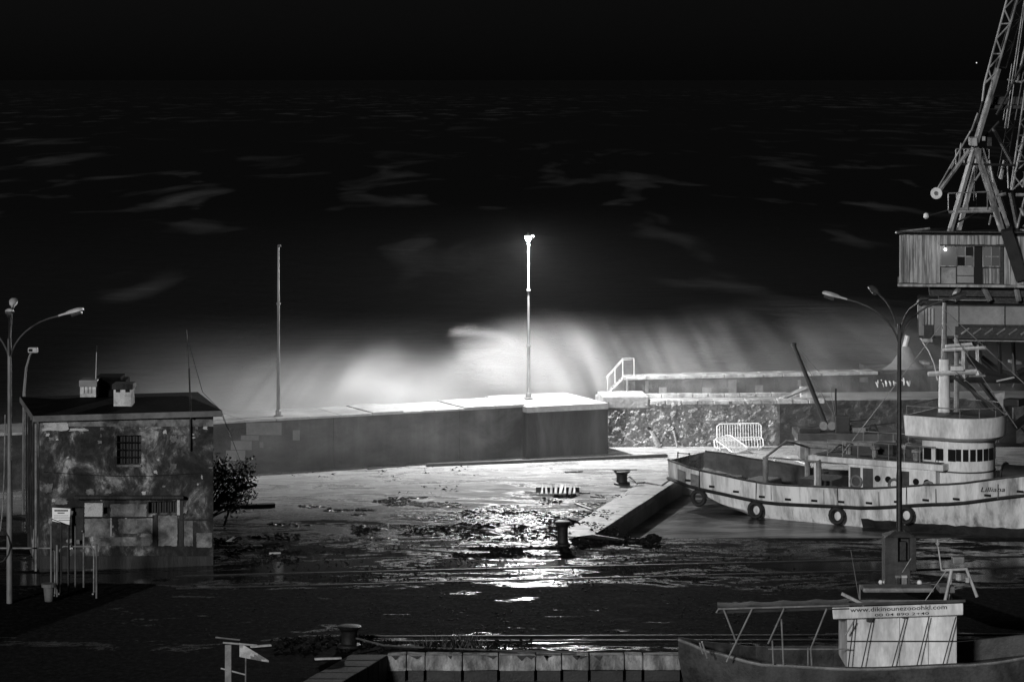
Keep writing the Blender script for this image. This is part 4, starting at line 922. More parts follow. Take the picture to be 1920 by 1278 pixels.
# ------------------------------------------------------------------ crowd barriers against the stone wall
def crowd_barrier(a, b2, h, lean, label, mat='steel_white'):
    a = Vector(a); b2 = Vector(b2); d = (b2 - a).normalized(); up = Vector(lean).normalized(); L_ = (b2 - a).length
    o = thing('crowd_barrier', label, 'barrier', a, 'crowd barriers by the stone wall'); r = .12
    f = lambda u, v: a + d * u + up * v
    MB().tube([f(r, .12), f(0, .12 + r), f(0, h - r), f(r, h), f(L_ - r, h), f(L_, h - r), f(L_, .12 + r), f(L_ - r, .12), f(r, .12)], .034, 7).build('frame', mat, o)
    n_ = 17
    for i in range(1, n_): MB().tube([f(L_ * i / n_, .13), f(L_ * i / n_, h)], .019, 5).build('bar', mat, o)
    pn = d.cross(up)
    for u in (.25, L_ - .25): MB().tube([f(u, .12) + pn * .28, f(u, .12), f(u, 0.02), f(u, .12) - pn * .28], .022, 6).build('foot', mat, o)
    return o
y0 = 139.0
crowd_barrier((P(1345, 0, 139.0).x, 139.0, .28), (P(1428, 0, 139.0).x, 139.0, .32), .92, (0, .28, 1), 'pale crowd barrier standing upright against the stone wall')
crowd_barrier((P(1340, 0, 138.3).x, 138.2, .02), (P(1432, 0, 138.3).x, 138.3, .05), .8, (.02, .9, .75), 'pale crowd barrier leaning back in front of the upright one')
crowd_barrier((P(1338, 0, 137).x, 138.0, .55), (P(1372, 0, 137).x, 137.0, .0), .9, (.9, .2, .25), 'toppled crowd barrier lying at the left of the barrier stack')
crowd_barrier((P(1447, 0, 133).x, 133.6, .12), (P(1490, 0, 131).x, 130.6, .12), .9, (.9, .5, .12), 'crowd barrier lying flat on the quay behind the trawler')

# ------------------------------------------------------------------ the trawler
TS = Vector((7.8, 127.0, 0)); TB = Vector((24.3, 116.4, 0)); TL = (TB - TS).length; tD = (TB - TS).normalized(); tV = Vector((tD.y, -tD.x, 0))
def T(u, v, z): p = TS + tD * (u * TL) + tV * v; return Vector((p.x, p.y, z))
def lerp_tab(tab, u):
    for (a, x), (b2, y_) in zip(tab, tab[1:]):
        if u <= b2:
            t_ = (u - a) / (b2 - a); t_ = t_ * t_ * (3 - 2 * t_) * .5 + t_ * .5; return x + (y_ - x) * t_
    return tab[-1][1]
SHEER = [(0, 1.22), (.12, .93), (.28, .68), (.5, .84), (.7, 1.28), (.85, 1.75), (1, 2.5)]
BEAM = [(0, 1.7), (.06, 2.25), (.2, 2.6), (.45, 2.75), (.65, 2.65), (.8, 2.1), (.92, 1.1), (1, .06)]
KEEL = [(0, .25), (.08, -.25), (.18, -.8), (.3, -1.4), (.9, -1.5), (1, -.4)]
traw = thing('trawler', 'large white rusty fishing trawler moored across the basin', 'fishing boat', T(.5, 0, ZW))
hm = MB(); NS = 40
rows = []
for i in range(NS + 1):
    u = i / NS; b_ = lerp_tab(BEAM, u); s_ = lerp_tab(SHEER, u); k_ = lerp_tab(KEEL, u)
    pr_ = [(b_, s_), (b_ * .985, s_ - .35), (b_ * .97, s_ - .75), (b_ * .93, max(k_ + .3, s_ - 1.3)), (b_ * .82, max(k_ + .2, s_ - 1.9)), (b_ * .55, k_ + .1), (0, k_)]
    rows.append([T(u, v, z) for v, z in pr_] + [T(u, -v, z) for v, z in pr_[-2::-1]])
m_ = len(rows[0])
fs_ = [(i * m_ + j, i * m_ + j + 1, (i + 1) * m_ + j + 1, (i + 1) * m_ + j) for i in range(NS) for j in range(m_ - 1)]
fs_.append(tuple(range(m_)))
hull = hm.add([p for r in rows for p in r], fs_).build('hull', 'hull', traw, smooth=True)
bt = MB(); vs_ = []
for i in range(31):
    u = .5 + .48 * i / 30; b_ = lerp_tab(BEAM, u); s_ = lerp_tab(SHEER, u)
    f_ = lambda z: b_ * (.93 + (z - (s_ - 1.3)) / .55 * .04 if z > s_ - 1.3 else .93 - ((s_ - 1.3) - z) / .6 * .11) + .02
    vs_ += [T(u, f_(-.42 + R.uniform(-.03, .03)), -.42 + R.uniform(-.03, .03)), T(u, f_(-.9), -.9)]
bt.add(vs_, [(2 * i, 2 * i + 1, 2 * i + 3, 2 * i + 2) for i in range(30)]).build('waterline_band', 'quay_low', traw)  # dark band along the waterline of the forward hull
# inner bulwark + deck
dm = MB(); rows = []
for i in range(NS + 1):
    u = i / NS; b_ = max(.03, lerp_tab(BEAM, u) - .1); s_ = lerp_tab(SHEER, u)
    rows.append([T(u, b_ + .1, s_ + .005), T(u, b_, s_ + .005), T(u, b_ - .02, s_ - .85), T(u, 0, s_ - .8), T(u, -b_ + .02, s_ - .85), T(u, -b_, s_ + .005), T(u, -b_ - .1, s_ + .005)])
fs_ = [(i * 7 + j, i * 7 + j + 1, (i + 1) * 7 + j + 1, (i + 1) * 7 + j) for i in range(NS) for j in range(6)]
fs_.append((1, 2, 3, 4, 5))
dm.add([p for r in rows for p in r], fs_).build('deck', 'boat_dark', traw)
for sgn in (1, -1):
    MB().tube([T(i / 30, sgn * (lerp_tab(BEAM, i / 30) + .02), lerp_tab(SHEER, i / 30) - .78) for i in range(0, 27)], .075, 6).build('rub_rail', 'steel_dark', traw)
    MB().tube([T(i / 30, sgn * (lerp_tab(BEAM, i / 30) - .02), lerp_tab(SHEER, i / 30) + .03) for i in range(0, 31)], .05, 6).build('gunwale', 'boat_dark', traw)
for u in (.1, .25, .45, .61, .9):        # tyre fenders
    c = T(u, lerp_tab(BEAM, u) + .1, lerp_tab(SHEER, u) - 1.15)
    tm = MB(); tm.tube([c + tD * .3 * math.cos(a_ / 14 * 6.283) + Vector((0, 0, .3 * math.sin(a_ / 14 * 6.283))) for a_ in range(15)], .1, 7, False); tm.build('tyre_fender', 'rubber', traw, smooth=True)
    MB().tube([c + Vector((0, 0, .3)), T(u, lerp_tab(BEAM, u) + .06, lerp_tab(SHEER, u) + .05)], .015, 4).build('fender_rope', 'rope', traw)
for u in (.04, .1, .33, .5): # stern scuff plates on the quarter
    pass
text_mesh('Lilliana', T(.768, lerp_tab(BEAM, .768), lerp_tab(SHEER, .78) - .45), (T(.82, lerp_tab(BEAM, .82), .06) - T(.768, lerp_tab(BEAM, .768), 0)), Vector((0, 0, 1)), .2, 'ink', 'name_lettering', traw, depth=.05, width=1.0, shear=.25)
# casing (long low deckhouse)
CU0, CU1, CV = .40, .655, 1.75
cz0, cz1 = .0, 1.72
def tbox(u0, u1, v0, v1, z0, z1): return MB().hexa([T(u0, v1, z0), T(u1, v1, z0), T(u1, v0, z0), T(u0, v0, z0), T(u0, v1, z1), T(u1, v1, z1), T(u1, v0, z1), T(u0, v0, z1)])
cas = tbox(CU0 + .05, CU1, -CV, CV, -.1, cz1).build('deckhouse', 'boat_white', traw, bevel=.04)
rf_ = MB().hexa([T(CU0 - .045, CV + .12, cz1 + .01), T(CU1 + .02, CV + .12, cz1 + .01), T(CU1 + .02, -CV - .12, cz1 + .01), T(CU0 - .045, -CV - .12, cz1 + .01), T(CU0 - .045, CV + .12, cz1 + .24), T(CU1 + .02, CV + .12, cz1 + .28), T(CU1 + .02, -CV - .12, cz1 + .28), T(CU0 - .045, -CV - .12, cz1 + .24)]).build('deckhouse_roof', 'boat_white', traw, bevel=.04)
MB().hexa([T(u, v, z) for z in (cz1 + .285, cz1 + .30) for u, v in ((CU0 - .035, CV), (CU1 + .01, CV), (CU1 + .01, -CV), (CU0 - .035, -CV))]).build('roof_deck', 'boat_dark', traw)
for u in (.455, .485, .57):
    tbox(u, u + .024, CV + .005, CV + .03, .5, 1.6).build('door', 'boat_dark', cas, bevel=.01)
for u in (.52, .545, .61, .635):
    c = T(u, CV + .02, 1.2); MB().tube([c - tV * .01, c + tV * .02], .14, 12).build('porthole', 'glass', cas)
MB().tube([T(CU0 - .03, CV - .05, -.1), T(CU0 - .03, CV - .05, cz1)], .07, 8).build('post', 'boat_white', traw)
MB().tube([T(CU0 - .03, -CV + .05, -.1), T(CU0 - .03, -CV + .05, cz1)], .07, 8).build('post', 'boat_white', traw)
for sgn in (1, -1):
    MB().tube([T(CU0, sgn * CV, cz1 + .95), T(CU1, sgn * CV, cz1 + .98)], .022, 6).build('roof_rail', 'steel_grey', traw)
    for i in range(8): u = CU0 + (CU1 - CU0) * i / 7; MB().tube([T(u, sgn * CV, cz1 + .2), T(u, sgn * CV, cz1 + .96)], .018, 5).build('stanchion', 'steel_grey', traw)
tbox(.47, .52, -.5, .3, cz1 + .25, cz1 + .75).build('deck_locker', 'boat_dark', traw, bevel=.03)
tbox(.56, .6, -.2, .7, cz1 + .25, cz1 + .85).build('deck_locker', 'boat_dark', traw, bevel=.03)
# wheelhouse with rounded front and flybridge
WU, WV = .69, 0.0
def ringpts(u0, back, hw, front, z, n_=12):
    """plan: square back, rounded front towards the bow"""
    pts_ = [T(u0, 0, z) - tD * back + tV * hw]
    for i in range(n_ + 1):
        a_ = math.pi / 2 - math.pi * i / n_; pts_.append(T(u0, 0, z) + tD * front * math.cos(a_) + tV * hw * math.sin(a_))
    pts_.append(T(u0, 0, z) - tD * back - tV * hw); return pts_
def shell(levels, name, mat, parent, smooth=True, cap=True):
    mb = MB(); k_ = len(levels[0]); vs_ = [p for l in levels for p in l]
    fs_ = [(i * k_ + j, i * k_ + (j + 1) % k_, (i + 1) * k_ + (j + 1) % k_, (i + 1) * k_ + j) for i in range(len(levels) - 1) for j in range(k_)]
    if cap: fs_ += [tuple(range(k_)), tuple(range((len(levels) - 1) * k_, len(levels) * k_))]
    return mb.add(vs_, fs_).build(name, mat, parent, smooth=smooth)
wh = shell([ringpts(WU, 1.5, 1.3, 1.1, 0.1), ringpts(WU, 1.5, 1.3, 1.1, 2.95)], 'wheelhouse', 'boat_white', traw)
for i in range(12):
    a0 = math.pi / 2 - math.pi * (i + .12) / 12; a1 = math.pi / 2 - math.pi * (i + .88) / 12; c0 = T(WU, 0, 0)
    q4 = [c0 + tD * 1.125 * math.cos(a_) + tV * 1.325 * math.sin(a_) + Vector((0, 0, z)) for a_, z in ((a0, 2.12), (a1, 2.12), (a1, 2.62), (a0, 2.62))]
    n_ = (tD * math.cos((a0 + a1) / 2) + tV * math.sin((a0 + a1) / 2)); MB().quadslab(q4, .04, -n_).build('window', 'glass', wh)
for du in (-1.25, -.7, -.15):
    c = T(WU, 1.31, 2.35) + tD * du
    MB().hexa([c - tD * .17 + Vector((0, 0, -.25)), c + tD * .17 + Vector((0, 0, -.25)), c + tD * .17 + tV * .02 + Vector((0, 0, -.25)), c - tD * .17 + tV * .02 + Vector((0, 0, -.25)), c - tD * .17 + Vector((0, 0, .25)), c + tD * .17 + Vector((0, 0, .25)), c + tD * .17 + tV * .02 + Vector((0, 0, .25)), c - tD * .17 + tV * .02 + Vector((0, 0, .25))]).build('window', 'glass', wh)
shell([ringpts(WU, 1.52, 1.33, 1.13, 1.62), ringpts(WU, 1.52, 1.33, 1.13, 1.68)], 'trim_band', 'boat_dark', wh)
fb = shell([ringpts(WU, 1.75, 1.55, 1.35, 2.96), ringpts(WU, 2.05, 1.8, 1.55, 3.12), ringpts(WU, 2.1, 1.85, 1.6, 3.95)], 'flybridge', 'boat_white', traw)
shell([ringpts(WU, 1.98, 1.73, 1.48, 3.96), ringpts(WU, 1.98, 1.73, 1.48, 3.965)], 'flybridge_deck', 'boat_dark', traw)
rp0 = ringpts(WU, 2.0, 1.78, 1.5, 4.35); MB().tube(rp0 + [rp0[0]], .025, 6).build('bridge_rail', 'steel_grey', fb)
for p in rp0[::2]: MB().tube([p, Vector((p.x, p.y, 3.9))], .02, 5).build('stanchion', 'steel_grey', fb)
# mast with spreaders, radar and stays
mu = T(WU - .055, 0, 0)
mst = MB().tube([(mu.x, mu.y, 3.9), (mu.x, mu.y, 6.2)], [.26, .22], 10).build('mast', 'boat_white', traw, smooth=True)
MB().tube([(mu.x, mu.y, 6.2), (mu.x, mu.y, 8.6)], [.14, .07], 8).build('topmast', 'steel_grey', traw, smooth=True)
MB().tube([(mu.x + .55, mu.y + .2, 3.95), (mu.x + .55, mu.y + .2, 7.2)], [.12, .09], 8).build('mast_leg', 'steel_grey', traw, smooth=True)
sp1 = Vector((1, .12, 0)).normalized()
for z, l0, l1, w_ in ((5.62, -.75, 1.35, .07), (6.62, -.1, 1.75, .05), (6.78, 0, 1.15, .045)):
    MB().beam(Vector((mu.x, mu.y - .3, z)) + sp1 * l0, Vector((mu.x, mu.y - .3, z + .08)) + sp1 * l1, w_ * 2).build('spreader', 'boat_white', mst)
MB().box(mu.x + .2, mu.x + .75, mu.y - .5, mu.y - .2, 5.75, 5.95).build('radar_housing', 'boat_white', mst, bevel=.04)
for q1, q2 in ((Vector((mu.x, mu.y, 7.8)), T(.82, .8, 3.6)), (Vector((mu.x, mu.y, 6.1)), T(.8, 1.2, 4.2)), (Vector((mu.x, mu.y, 7.8)), T(.42, 1.2, 2.0)), (Vector((mu.x, mu.y, 8.3)), T(1.0, 0, 2.5))):
    MB().tube([q1, q2], .018, 4).build('stay', 'steel_grey', traw)
MB().beam(Vector((mu.x + .2, mu.y, 5.6)), T(.78, .5, 4.1), .1).build('boom', 'boat_dark', traw)
wd = MB(); a = T(.77, .9, 4.95); wd.add([a, a + Vector((.45, .05, .1)), a + Vector((.38, .05, -.6)), a + Vector((.0, .06, .02)), a + Vector((.45, .1, .12)), a + Vector((.38, .1, -.58))], [(0, 1, 2), (5, 4, 3), (0, 3, 4, 1), (1, 4, 5, 2), (2, 5, 3, 0)]); wd.build('pennant', 'cloth', traw)
tbox(.79, .825, .2, .9, 4.5, 4.8).build('search_light', 'steel_dark', fb, bevel=.04)
MB().tube([T(.805, .55, 3.96), T(.805, .55, 4.5)], .04, 6).build('light_post', 'steel_grey', fb)
# foredeck winch drum
c = T(.82, .2, 1.55); MB().tube([c - tV * .2 - tD * .9, c - tV * .2 + tD * .9], .42, 14).build('winch_drum', 'rubber', traw, smooth=True)
for s_ in (-.9, .9): MB().tube([c - tV * .2 + tD * s_, c - tV * .2 + tD * (s_ + .06)], .52, 14).build('drum_flange', 'steel_dark', traw)
tbox(.79, .86, -.5, .6, .9, 1.2).build('winch_bed', 'steel_dark', traw)
# stern gantry with gabled awning frame
for u in (.255, .385):
    for sgn in (1, -1): MB().tube([T(u, sgn * 2.0, -.1), T(u, sgn * 2.0, 1.75)], .12, 8).build('gantry_post', 'steel_grey', traw, smooth=True)
    MB().tube([T(u, 2.0, 1.75), T(u, 0, 2.25), T(u, -2.0, 1.75)], .05, 6).build('gantry_bar', 'steel_grey', traw)
for v, z in ((2.0, 1.75), (0, 2.25), (-2.0, 1.75)): MB().tube([T(.255, v, z), T(.385, v, z)], .04, 6).build('gantry_rail', 'steel_grey', traw)
tbox(.3, .38, -1.2, .6, -.1, .75).build('fish_hatch', 'boat_dark', traw, bevel=.03)
tbox(.16, .22, -.9, .9, -.1, .5).build('net_heap', 'rope', traw, bevel=.1)
for u in (.02, .05): MB().tube([T(u, 1.5, 1.2), T(u, 1.5, 1.6)], .03, 5).build('cleat_post', 'steel_dark', traw)
MB().tube([T(.02, 1.5, 1.55), T(.05, 1.5, 1.55)], .02, 5).build('cleat_bar', 'steel_dark', traw)
lamp_ = T(.40, 2.1, 1.35); MB().tube([lamp_, lamp_ + Vector((.2, 0, .02))], .1, 8).build('deck_lamp', 'steel_dark', traw)
for u, v in ((.43, .9), (.5, 1.2), (.54, -.6), (.6, 1.3), (.63, .4)):
    MB().lathe([(.12, cz1 + .2), (.12, cz1 + .6), (.2, cz1 + .64), (.2, cz1 + .72), (.05, cz1 + .78)], T(u, v, 0), 10).build('deck_vent', 'steel_grey', traw, smooth=True)
for u, v in ((.2, 1.2), (.28, 1.5), (.35, 1.6), (.13, .4)):
    c = T(u, v, lerp_tab(SHEER, u) - .8); MB().lathe([(.42, 0), (.42, .06), (.2, .07), (.2, .4), (.42, .41), (.42, .46)], c, 14).build('rope_reel', 'boat_dark', traw)
for u in (.47, .56, .64):
    c = T(u, CV + .06, 1.0); MB().tube([c + tD * .24 * math.cos(a_ / 12 * 6.283) + Vector((0, 0, .24 * math.sin(a_ / 12 * 6.283))) for a_ in range(13)], .06, 6, False).build('life_ring', 'panel_pale', traw)
for i in range(13):
    u = .06 + i * .065; b_ = lerp_tab(BEAM, u) * .985 + .035; z = lerp_tab(SHEER, u) - .62
    MB().quadslab([T(u, b_, z), T(u + .014, b_, z), T(u + .014, b_, z + .09), T(u, b_, z + .09)], .05, -tV).build('scupper', 'void', hull)
    if i % 2: MB().quadslab([T(u + .03, b_ + .004, z - .05), T(u + .031, b_ + .004, z - .05), T(u + .031, b_ + .02, z + .55), T(u + .03, b_ + .02, z + .55)], .03, -tV).build('plate_seam', 'steel_grey', hull)
# stern patches of bare metal
for u0, u1 in ((.035, .06), (.075, .1)):
    MB().quadslab([T(u0, lerp_tab(BEAM, u0) + .012, lerp_tab(SHEER, u0) - .7), T(u1, lerp_tab(BEAM, u1) + .012, lerp_tab(SHEER, u1) - .7), T(u1, lerp_tab(BEAM, u1) + .022, lerp_tab(SHEER, u1) - .2), T(u0, lerp_tab(BEAM, u0) + .022, lerp_tab(SHEER, u0) - .2)], .02, -tV).build('hull_patch', 'panel_pale', traw)

# ------------------------------------------------------------------ derrick on a low barge-like platform behind the trawler
DD = 134.0
dk = thing('derrick', 'dark slanting derrick boom with winches on a low pale sided platform', 'derrick', (P(1585, 0, DD).x, DD, 0))
MB().box(P(1500, 0, DD).x, P(1680, 0, DD).x, DD, DD + 2.6, .15, P(0, 826, DD).z).build('platform', 'panel_pale', dk, bevel=.04)
MB().box(P(1495, 0, DD).x, P(1683, 0, DD).x, DD - .05, DD + 2.7, P(0, 826, DD).z + .005, P(0, 813, DD).z).build('platform_deck', 'boat_dark', dk, bevel=.03)
for x in (1515, 1660):
    for yy in (.2, 2.3): MB().tube([(P(x, 0, DD).x, DD + yy, .22), (P(x, 0, DD).x, DD + yy + .2, .22)], .22, 12).build('wheel', 'rubber', dk)
MB().tube([P(1549, 797, DD + 1), P(1520, 725, DD + 1), P(1488, 646, DD + 1)], [.12, .11, .09], 10).build('boom', 'steel_dark', dk, smooth=True)
MB().lathe([(.05, -.1), (.13, -.08), (.13, .08), (.05, .1)], P(1488, 646, DD + 1), 10).build('boom_head', 'steel_dark', dk)
MB().tube([P(1491, 648, DD + 1), P(1570, 790, DD + 1.2)], .015, 4).build('cable', 'steel_grey', dk)
MB().tube([P(1498, 655, DD + 1), P(1556, 720, DD + 1.2), P(1566, 785, DD + 1.2)], .012, 4).build('cable', 'steel_grey', dk)
for x in (1544, 1560): MB().tube([P(x, 798, DD + .6), P(x, 798, DD + 1.4)], .2, 14).build('winch_drum', 'steel_grey', dk, smooth=True)
MB().box(P(1568, 0, DD).x, P(1595, 0, DD).x, DD + .3, DD + 2, P(0, 813, DD).z + .006, P(0, 783, DD).z).build('engine_house', 'crane_dark', dk, bevel=.05)
MB().tube([P(1583, 783, DD + 1), P(1585, 776, DD + 1)], .06, 8).build('exhaust', 'crane_dark', dk)
MB().box(P(1500, 0, DD).x, P(1540, 0, DD).x, DD + .3, DD + 1.5, P(0, 813, DD).z + .006, P(0, 805, DD).z).build('equipment_box', 'crane_dark', dk, bevel=.04)
MB().box(P(1600, 0, DD).x, P(1625, 0, DD).x, DD + .3, DD + 1.5, P(0, 813, DD).z + .006, P(0, 803, DD).z).build('equipment_box', 'steel_grey', dk, bevel=.04)
MB().tube([P(1628, 812, DD + .6), P(1632, 797, DD + .6), P(1640, 795, DD + .6), P(1647, 812, DD + .6)], .06, 6).build('hoop', 'crane_dark', dk)
for q1, q2 in (((1590, 790), (1640, 785)), ((1590, 802), (1680, 792)), ((1510, 802), (1545, 796))): MB().tube([P(*q1, DD + .8), P(*q2, DD + .8)], .03, 5).build('pipe', 'crane_dark', dk)
MB().tube([P(1567, 783, DD + 1.2), P(1567, 728, DD + 1.2)], .05, 6).build('guy_post', 'crane_dark', dk)

# ------------------------------------------------------------------ beacon hut at the end of the parapet
DU = 147.5; hc = P(1698, 715, DU)
hut = thing('beacon_hut', 'small round hut with flared conical roof beyond the parapet', 'hut', (hc.x, DU, 2.2))
MB().lathe([(1.18, 0), (1.2, .75), (1.1, .78)], (hc.x, DU, 2.2), 20).build('wall', 'parapet', hut, smooth=True)
MB().lathe([(1.24, .78), (1.12, .84), (.72, 1.15), (.45, 1.55), (.28, 1.95), (.22, 2.0)], (hc.x, DU, 2.2), 20).build('roof', 'girder_panel', hut, smooth=True)
MB().tube([(hc.x - .05, DU, 4.15), (hc.x + .1, DU, 4.75)], .14, 8).build('vent_pipe', 'steel_pale', hut)

# ------------------------------------------------------------------ harbour crane
DC = 133.0
cr = thing('harbour_crane', 'old lattice harbour crane with board clad cabin on steel portal', 'crane', (P(1686, 0, DC).x, DC, 0))
def K(px, py, dd=0.0): return P(px, py, DC + dd)
def kbox(x0, x1, y0, y1, d0, d1, name, mat, parent=None, bevel=0.0):
    a = K(x0, y1); b2 = K(x1, y0)
    return MB().box(a.x, b2.x, DC + d0, DC + d1, a.z, b2.z).build(name, mat, parent or cr, bevel=bevel)
def kbeam(a, b2, w, name='brace', mat='crane_paint', da=0.0, db=None, parent=None):
    return MB().beam(K(*a, da), K(*b2, da if db is None else db), w).build(name, mat, parent or cr)
cab = kbox(1687, 1960, 437, 533, .12, 4.5, 'cabin', 'crane_dark')
# vertical cladding boards
def boards(x0, x1, y0, y1, w_):
    x = x0
    while x < x1 - 1:
        xe = min(x + w_ * R.uniform(.7, 1.3), x1); j = R.uniform(-.02, .02); kbox(x + .25, xe - .25, y0 + R.uniform(0, 1.5), y1 + R.uniform(-1.5, .5), .05 + j, .115, 'board', 'plank_wall', cab); x = xe
boards(1686, 1762, 440, 531, 9); boards(1762, 1879, 440, 458, 11); boards(1880, 1962, 441, 532, 9)
kbox(1711, 1714, 485, 530, .04, .1, 'slot', 'void', cab)
def kwin(x0, x1, y0, y1, nx__, ny__, mats):
    fr = MB(); w_ = kbox(x0, x1, y0, y1, .06, .1, 'window', 'steel_dark', cab)
    for i in range(nx__):
        for j in range(ny__):
            xa, xb = x0 + (x1 - x0) * i / nx__ + .8, x0 + (x1 - x0) * (i + 1) / nx__ - .8; ya, yb = y0 + (y1 - y0) * j / ny__ + .8, y0 + (y1 - y0) * (j + 1) / ny__ - .8
            kbox(xa, xb, ya, yb, .035, .055, 'pane', mats[(i + j * nx__) % len(mats)], w_)
    for i in range(nx__ + 1): x = x0 + (x1 - x0) * i / nx__; kbox(x - .8, x + .8, y0 - 1, y1 + 1, 0, .05, 'frame', 'plank_wall', w_)
    for j in range(ny__ + 1): y_ = y0 + (y1 - y0) * j / ny__; kbox(x0 - .5, x1 + .5, y_ - .8, y_ + .8, .005, .045, 'frame', 'plank_wall', w_)
    return w_
w1 = kwin(1763, 1792, 461, 498, 1, 1, ['pane_pale']); kwin(1793, 1824, 461, 498, 2, 2, ['pane_pale', 'void', 'glass', 'pane_pale']); kwin(1841, 1872, 461, 498, 2, 2, ['pane_pale', 'glass_dusty'])
kbox(1825, 1839, 460, 531, .05, .1, 'door_opening', 'void', cab)
kbox(1764, 1791, 501, 531, .05, .1, 'lower_panel', 'steel_grey', cab); kbox(1793.5, 1824, 499, 515, .04, .1, 'lower_panel', 'girder_panel', cab); kbox(1793.5, 1824, 516.5, 529, .04, .1, 'lower_panel', 'girder_panel', cab)
boards(1842, 1872, 501, 531, 7)
kbox(1762, 1880, 457.5, 460, -.12, .1, 'lintel', 'crane_dark', cab)
kbox(1873, 1879, 460, 532, .02, .1, 'corner_post', 'crane_dark', cab)
kbox(1683, 1962, 532, 536.5, -.15, 4.6, 'floor_edge', 'crane_paint', cab)
bl = MB().lathe([(.0, -.07), (.05, -.05), (.065, 0), (.05, .05), (.0, .07)], K(1772, 467, -.06), 10).build('lamp_bulb', 'bulb_glow', cab, smooth=True)
MB().tube([K(1772, 461, -.05), K(1772, 465, -.05)], .02, 6).build('bulb_holder', 'steel_dark', cab)
l2 = bpy.data.lights.new('cabin_bulb_light', 'POINT'); l2.energy = 3; l2.shadow_soft_size = .06; lo2 = bpy.data.objects.new('cabin_bulb_light', l2); COL.objects.link(lo2); lo2.parent = cr; lo2.location = K(1772, 467, -.2) - WLOC[cr.name]
rfm = MB(); e = [K(1680, 436, -.25), K(1965, 436, -.25), K(1965, 436, 4.8), K(1680, 436, 4.8)]; up_ = Vector((0, 0, .08))
rfm.hexa(e + [p + up_ for p in e]); rfm.build('cabin_roof', 'crane_dark', cr, bevel=.02)
kbeam((1681, 436), (1737, 428), .08, 'roof_edge', 'crane_paint', -.25, 1.0)
# slewing ring and undercarriage
kbox(1742, 1935, 540, 556, .6, 4.0, 'slewing_frame', 'crane_dark'); kbox(1760, 1920, 556.5, 570, .9, 3.6, 'slewing_ring', 'crane_dark')
for a, b2 in (((1795, 537), (1782, 562)), ((1840, 537), (1852, 562)), ((1900, 537), (1905, 562))): kbeam(a, b2, .18, 'strut', 'steel_grey', .4)
kbox(1740, 1850, 561.5, 563, .3, .55, 'ledge_rail', 'steel_grey')
# portal girder with panel faces
kbox(1722, 1975, 572, 635, .5, 6.5, 'portal_girder', 'crane_dark')
for x0, x1 in ((1723, 1743.5), (1745, 1773), (1774.5, 1796), (1797.5, 1881), (1883, 1974)): kbox(x0, x1, 574, 608 if x0 > 1790 else 630, .44, .495, 'girder_panel', 'girder_panel', None, .01)
for x in (1744, 1796.7, 1882): kbox(x - .8, x + .8, 572, 610, .38, .5, 'stiffener', 'crane_dark')
kbox(1790, 1975, 612, 634, .2, .48, 'lower_flange', 'crane_dark'); kbox(1786, 1975, 636, 638, .1, 6.6, 'flange_edge', 'steel_grey')
for i in range(8): kbeam((1800 + i * 22, 625), (1815 + i * 22, 614), .07, 'cleat', 'steel_grey', .15)
gal = MB(); gp = [K(1745, 637, .4), K(1722, 637, .4), K(1722, 637, 6.4), K(1692, 620, 6.4), K(1690, 616, 5.0), K(1700, 622, 3.0), K(1716, 632, .9)]
zf = K(1745, 630, .4).z
pl_ = [(K(1746, 0, .3).x, DC + .3), (K(1728, 0, .3).x, DC + .3), (K(1716, 0, 1.5).x, DC + 1.8), (K(1706, 0, 3).x, DC + 4.2), (K(1704, 0, 5).x, DC + 6.4), (K(1722, 0, 6.4).x, DC + 6.5)]
MB().prism(pl_, zf - .25, zf - .1).build('gallery_floor', 'crane_paint', cr)
MB().prism([(p[0] + .06, p[1] + .05) for p in pl_], zf - .09, zf + .55).build('gallery_side', 'crane_dark', cr)
for i, p in enumerate(pl_[:5]):
    q2 = pl_[i + 1]
    for t_ in (0, .33, .66):
        c = (p[0] + (q2[0] - p[0]) * t_, p[1] + (q2[1] - p[1]) * t_); MB().box(c[0] - .05, c[0] + .05, c[1] - .02, c[1] + .02, zf + .56, zf + 1.35).build('gallery_slat', 'steel_pale' if i > 1 else 'crane_paint', cr)  # left-hand slats paler: lamplight on them is put into the colour
    MB().beam((p[0], p[1], zf + 1.35), (q2[0], q2[1], zf + 1.35), .05).build('gallery_rail', 'crane_paint', cr)
# portal legs and bracing
for dd in (1.0, 6.0):
    kbeam((1802, 637), (1802, 712), .22, 'leg', 'crane_paint', dd); kbeam((1788, 640), (1800, 655), .12, 'brace', 'steel_grey', dd); kbeam((1815, 640), (1804, 655), .12, 'brace', 'steel_grey', dd)
    kbeam((1806, 668), (1840, 694), .22, 'brace', 'crane_dark', dd); kbeam((1840, 694), (1878, 704), .22, 'brace', 'crane_dark', dd); kbeam((1900, 698), (1960, 668), .25, 'brace', 'crane_dark', dd)
    kbeam((1770, 709), (1975, 707), .25, 'cross_beam', 'crane_dark', dd); kbeam((1774, 706), (1840, 703), .1, 'cross_rail', 'steel_grey', dd)
    kbeam((1865, 636), (1868, 706), .14, 'leg', 'crane_dark', dd)
    kbeam((1893, 798), (1990, 705), .26, 'leg', 'crane_dark', dd); kbeam((1803, 712), (1868, 798), .16, 'brace', 'crane_dark', dd)
kbeam((1862, 712), (1895, 704), .06, 'stay', 'steel_pale', .7)
MB().tube([K(1728, 640, .2), K(1740, 658, .2), K(1750, 682, .2), K(1756, 712, .2)], .03, 5).build('hanging_cable', 'steel_pale', cr)
sill_t, sill_b = 795, 834
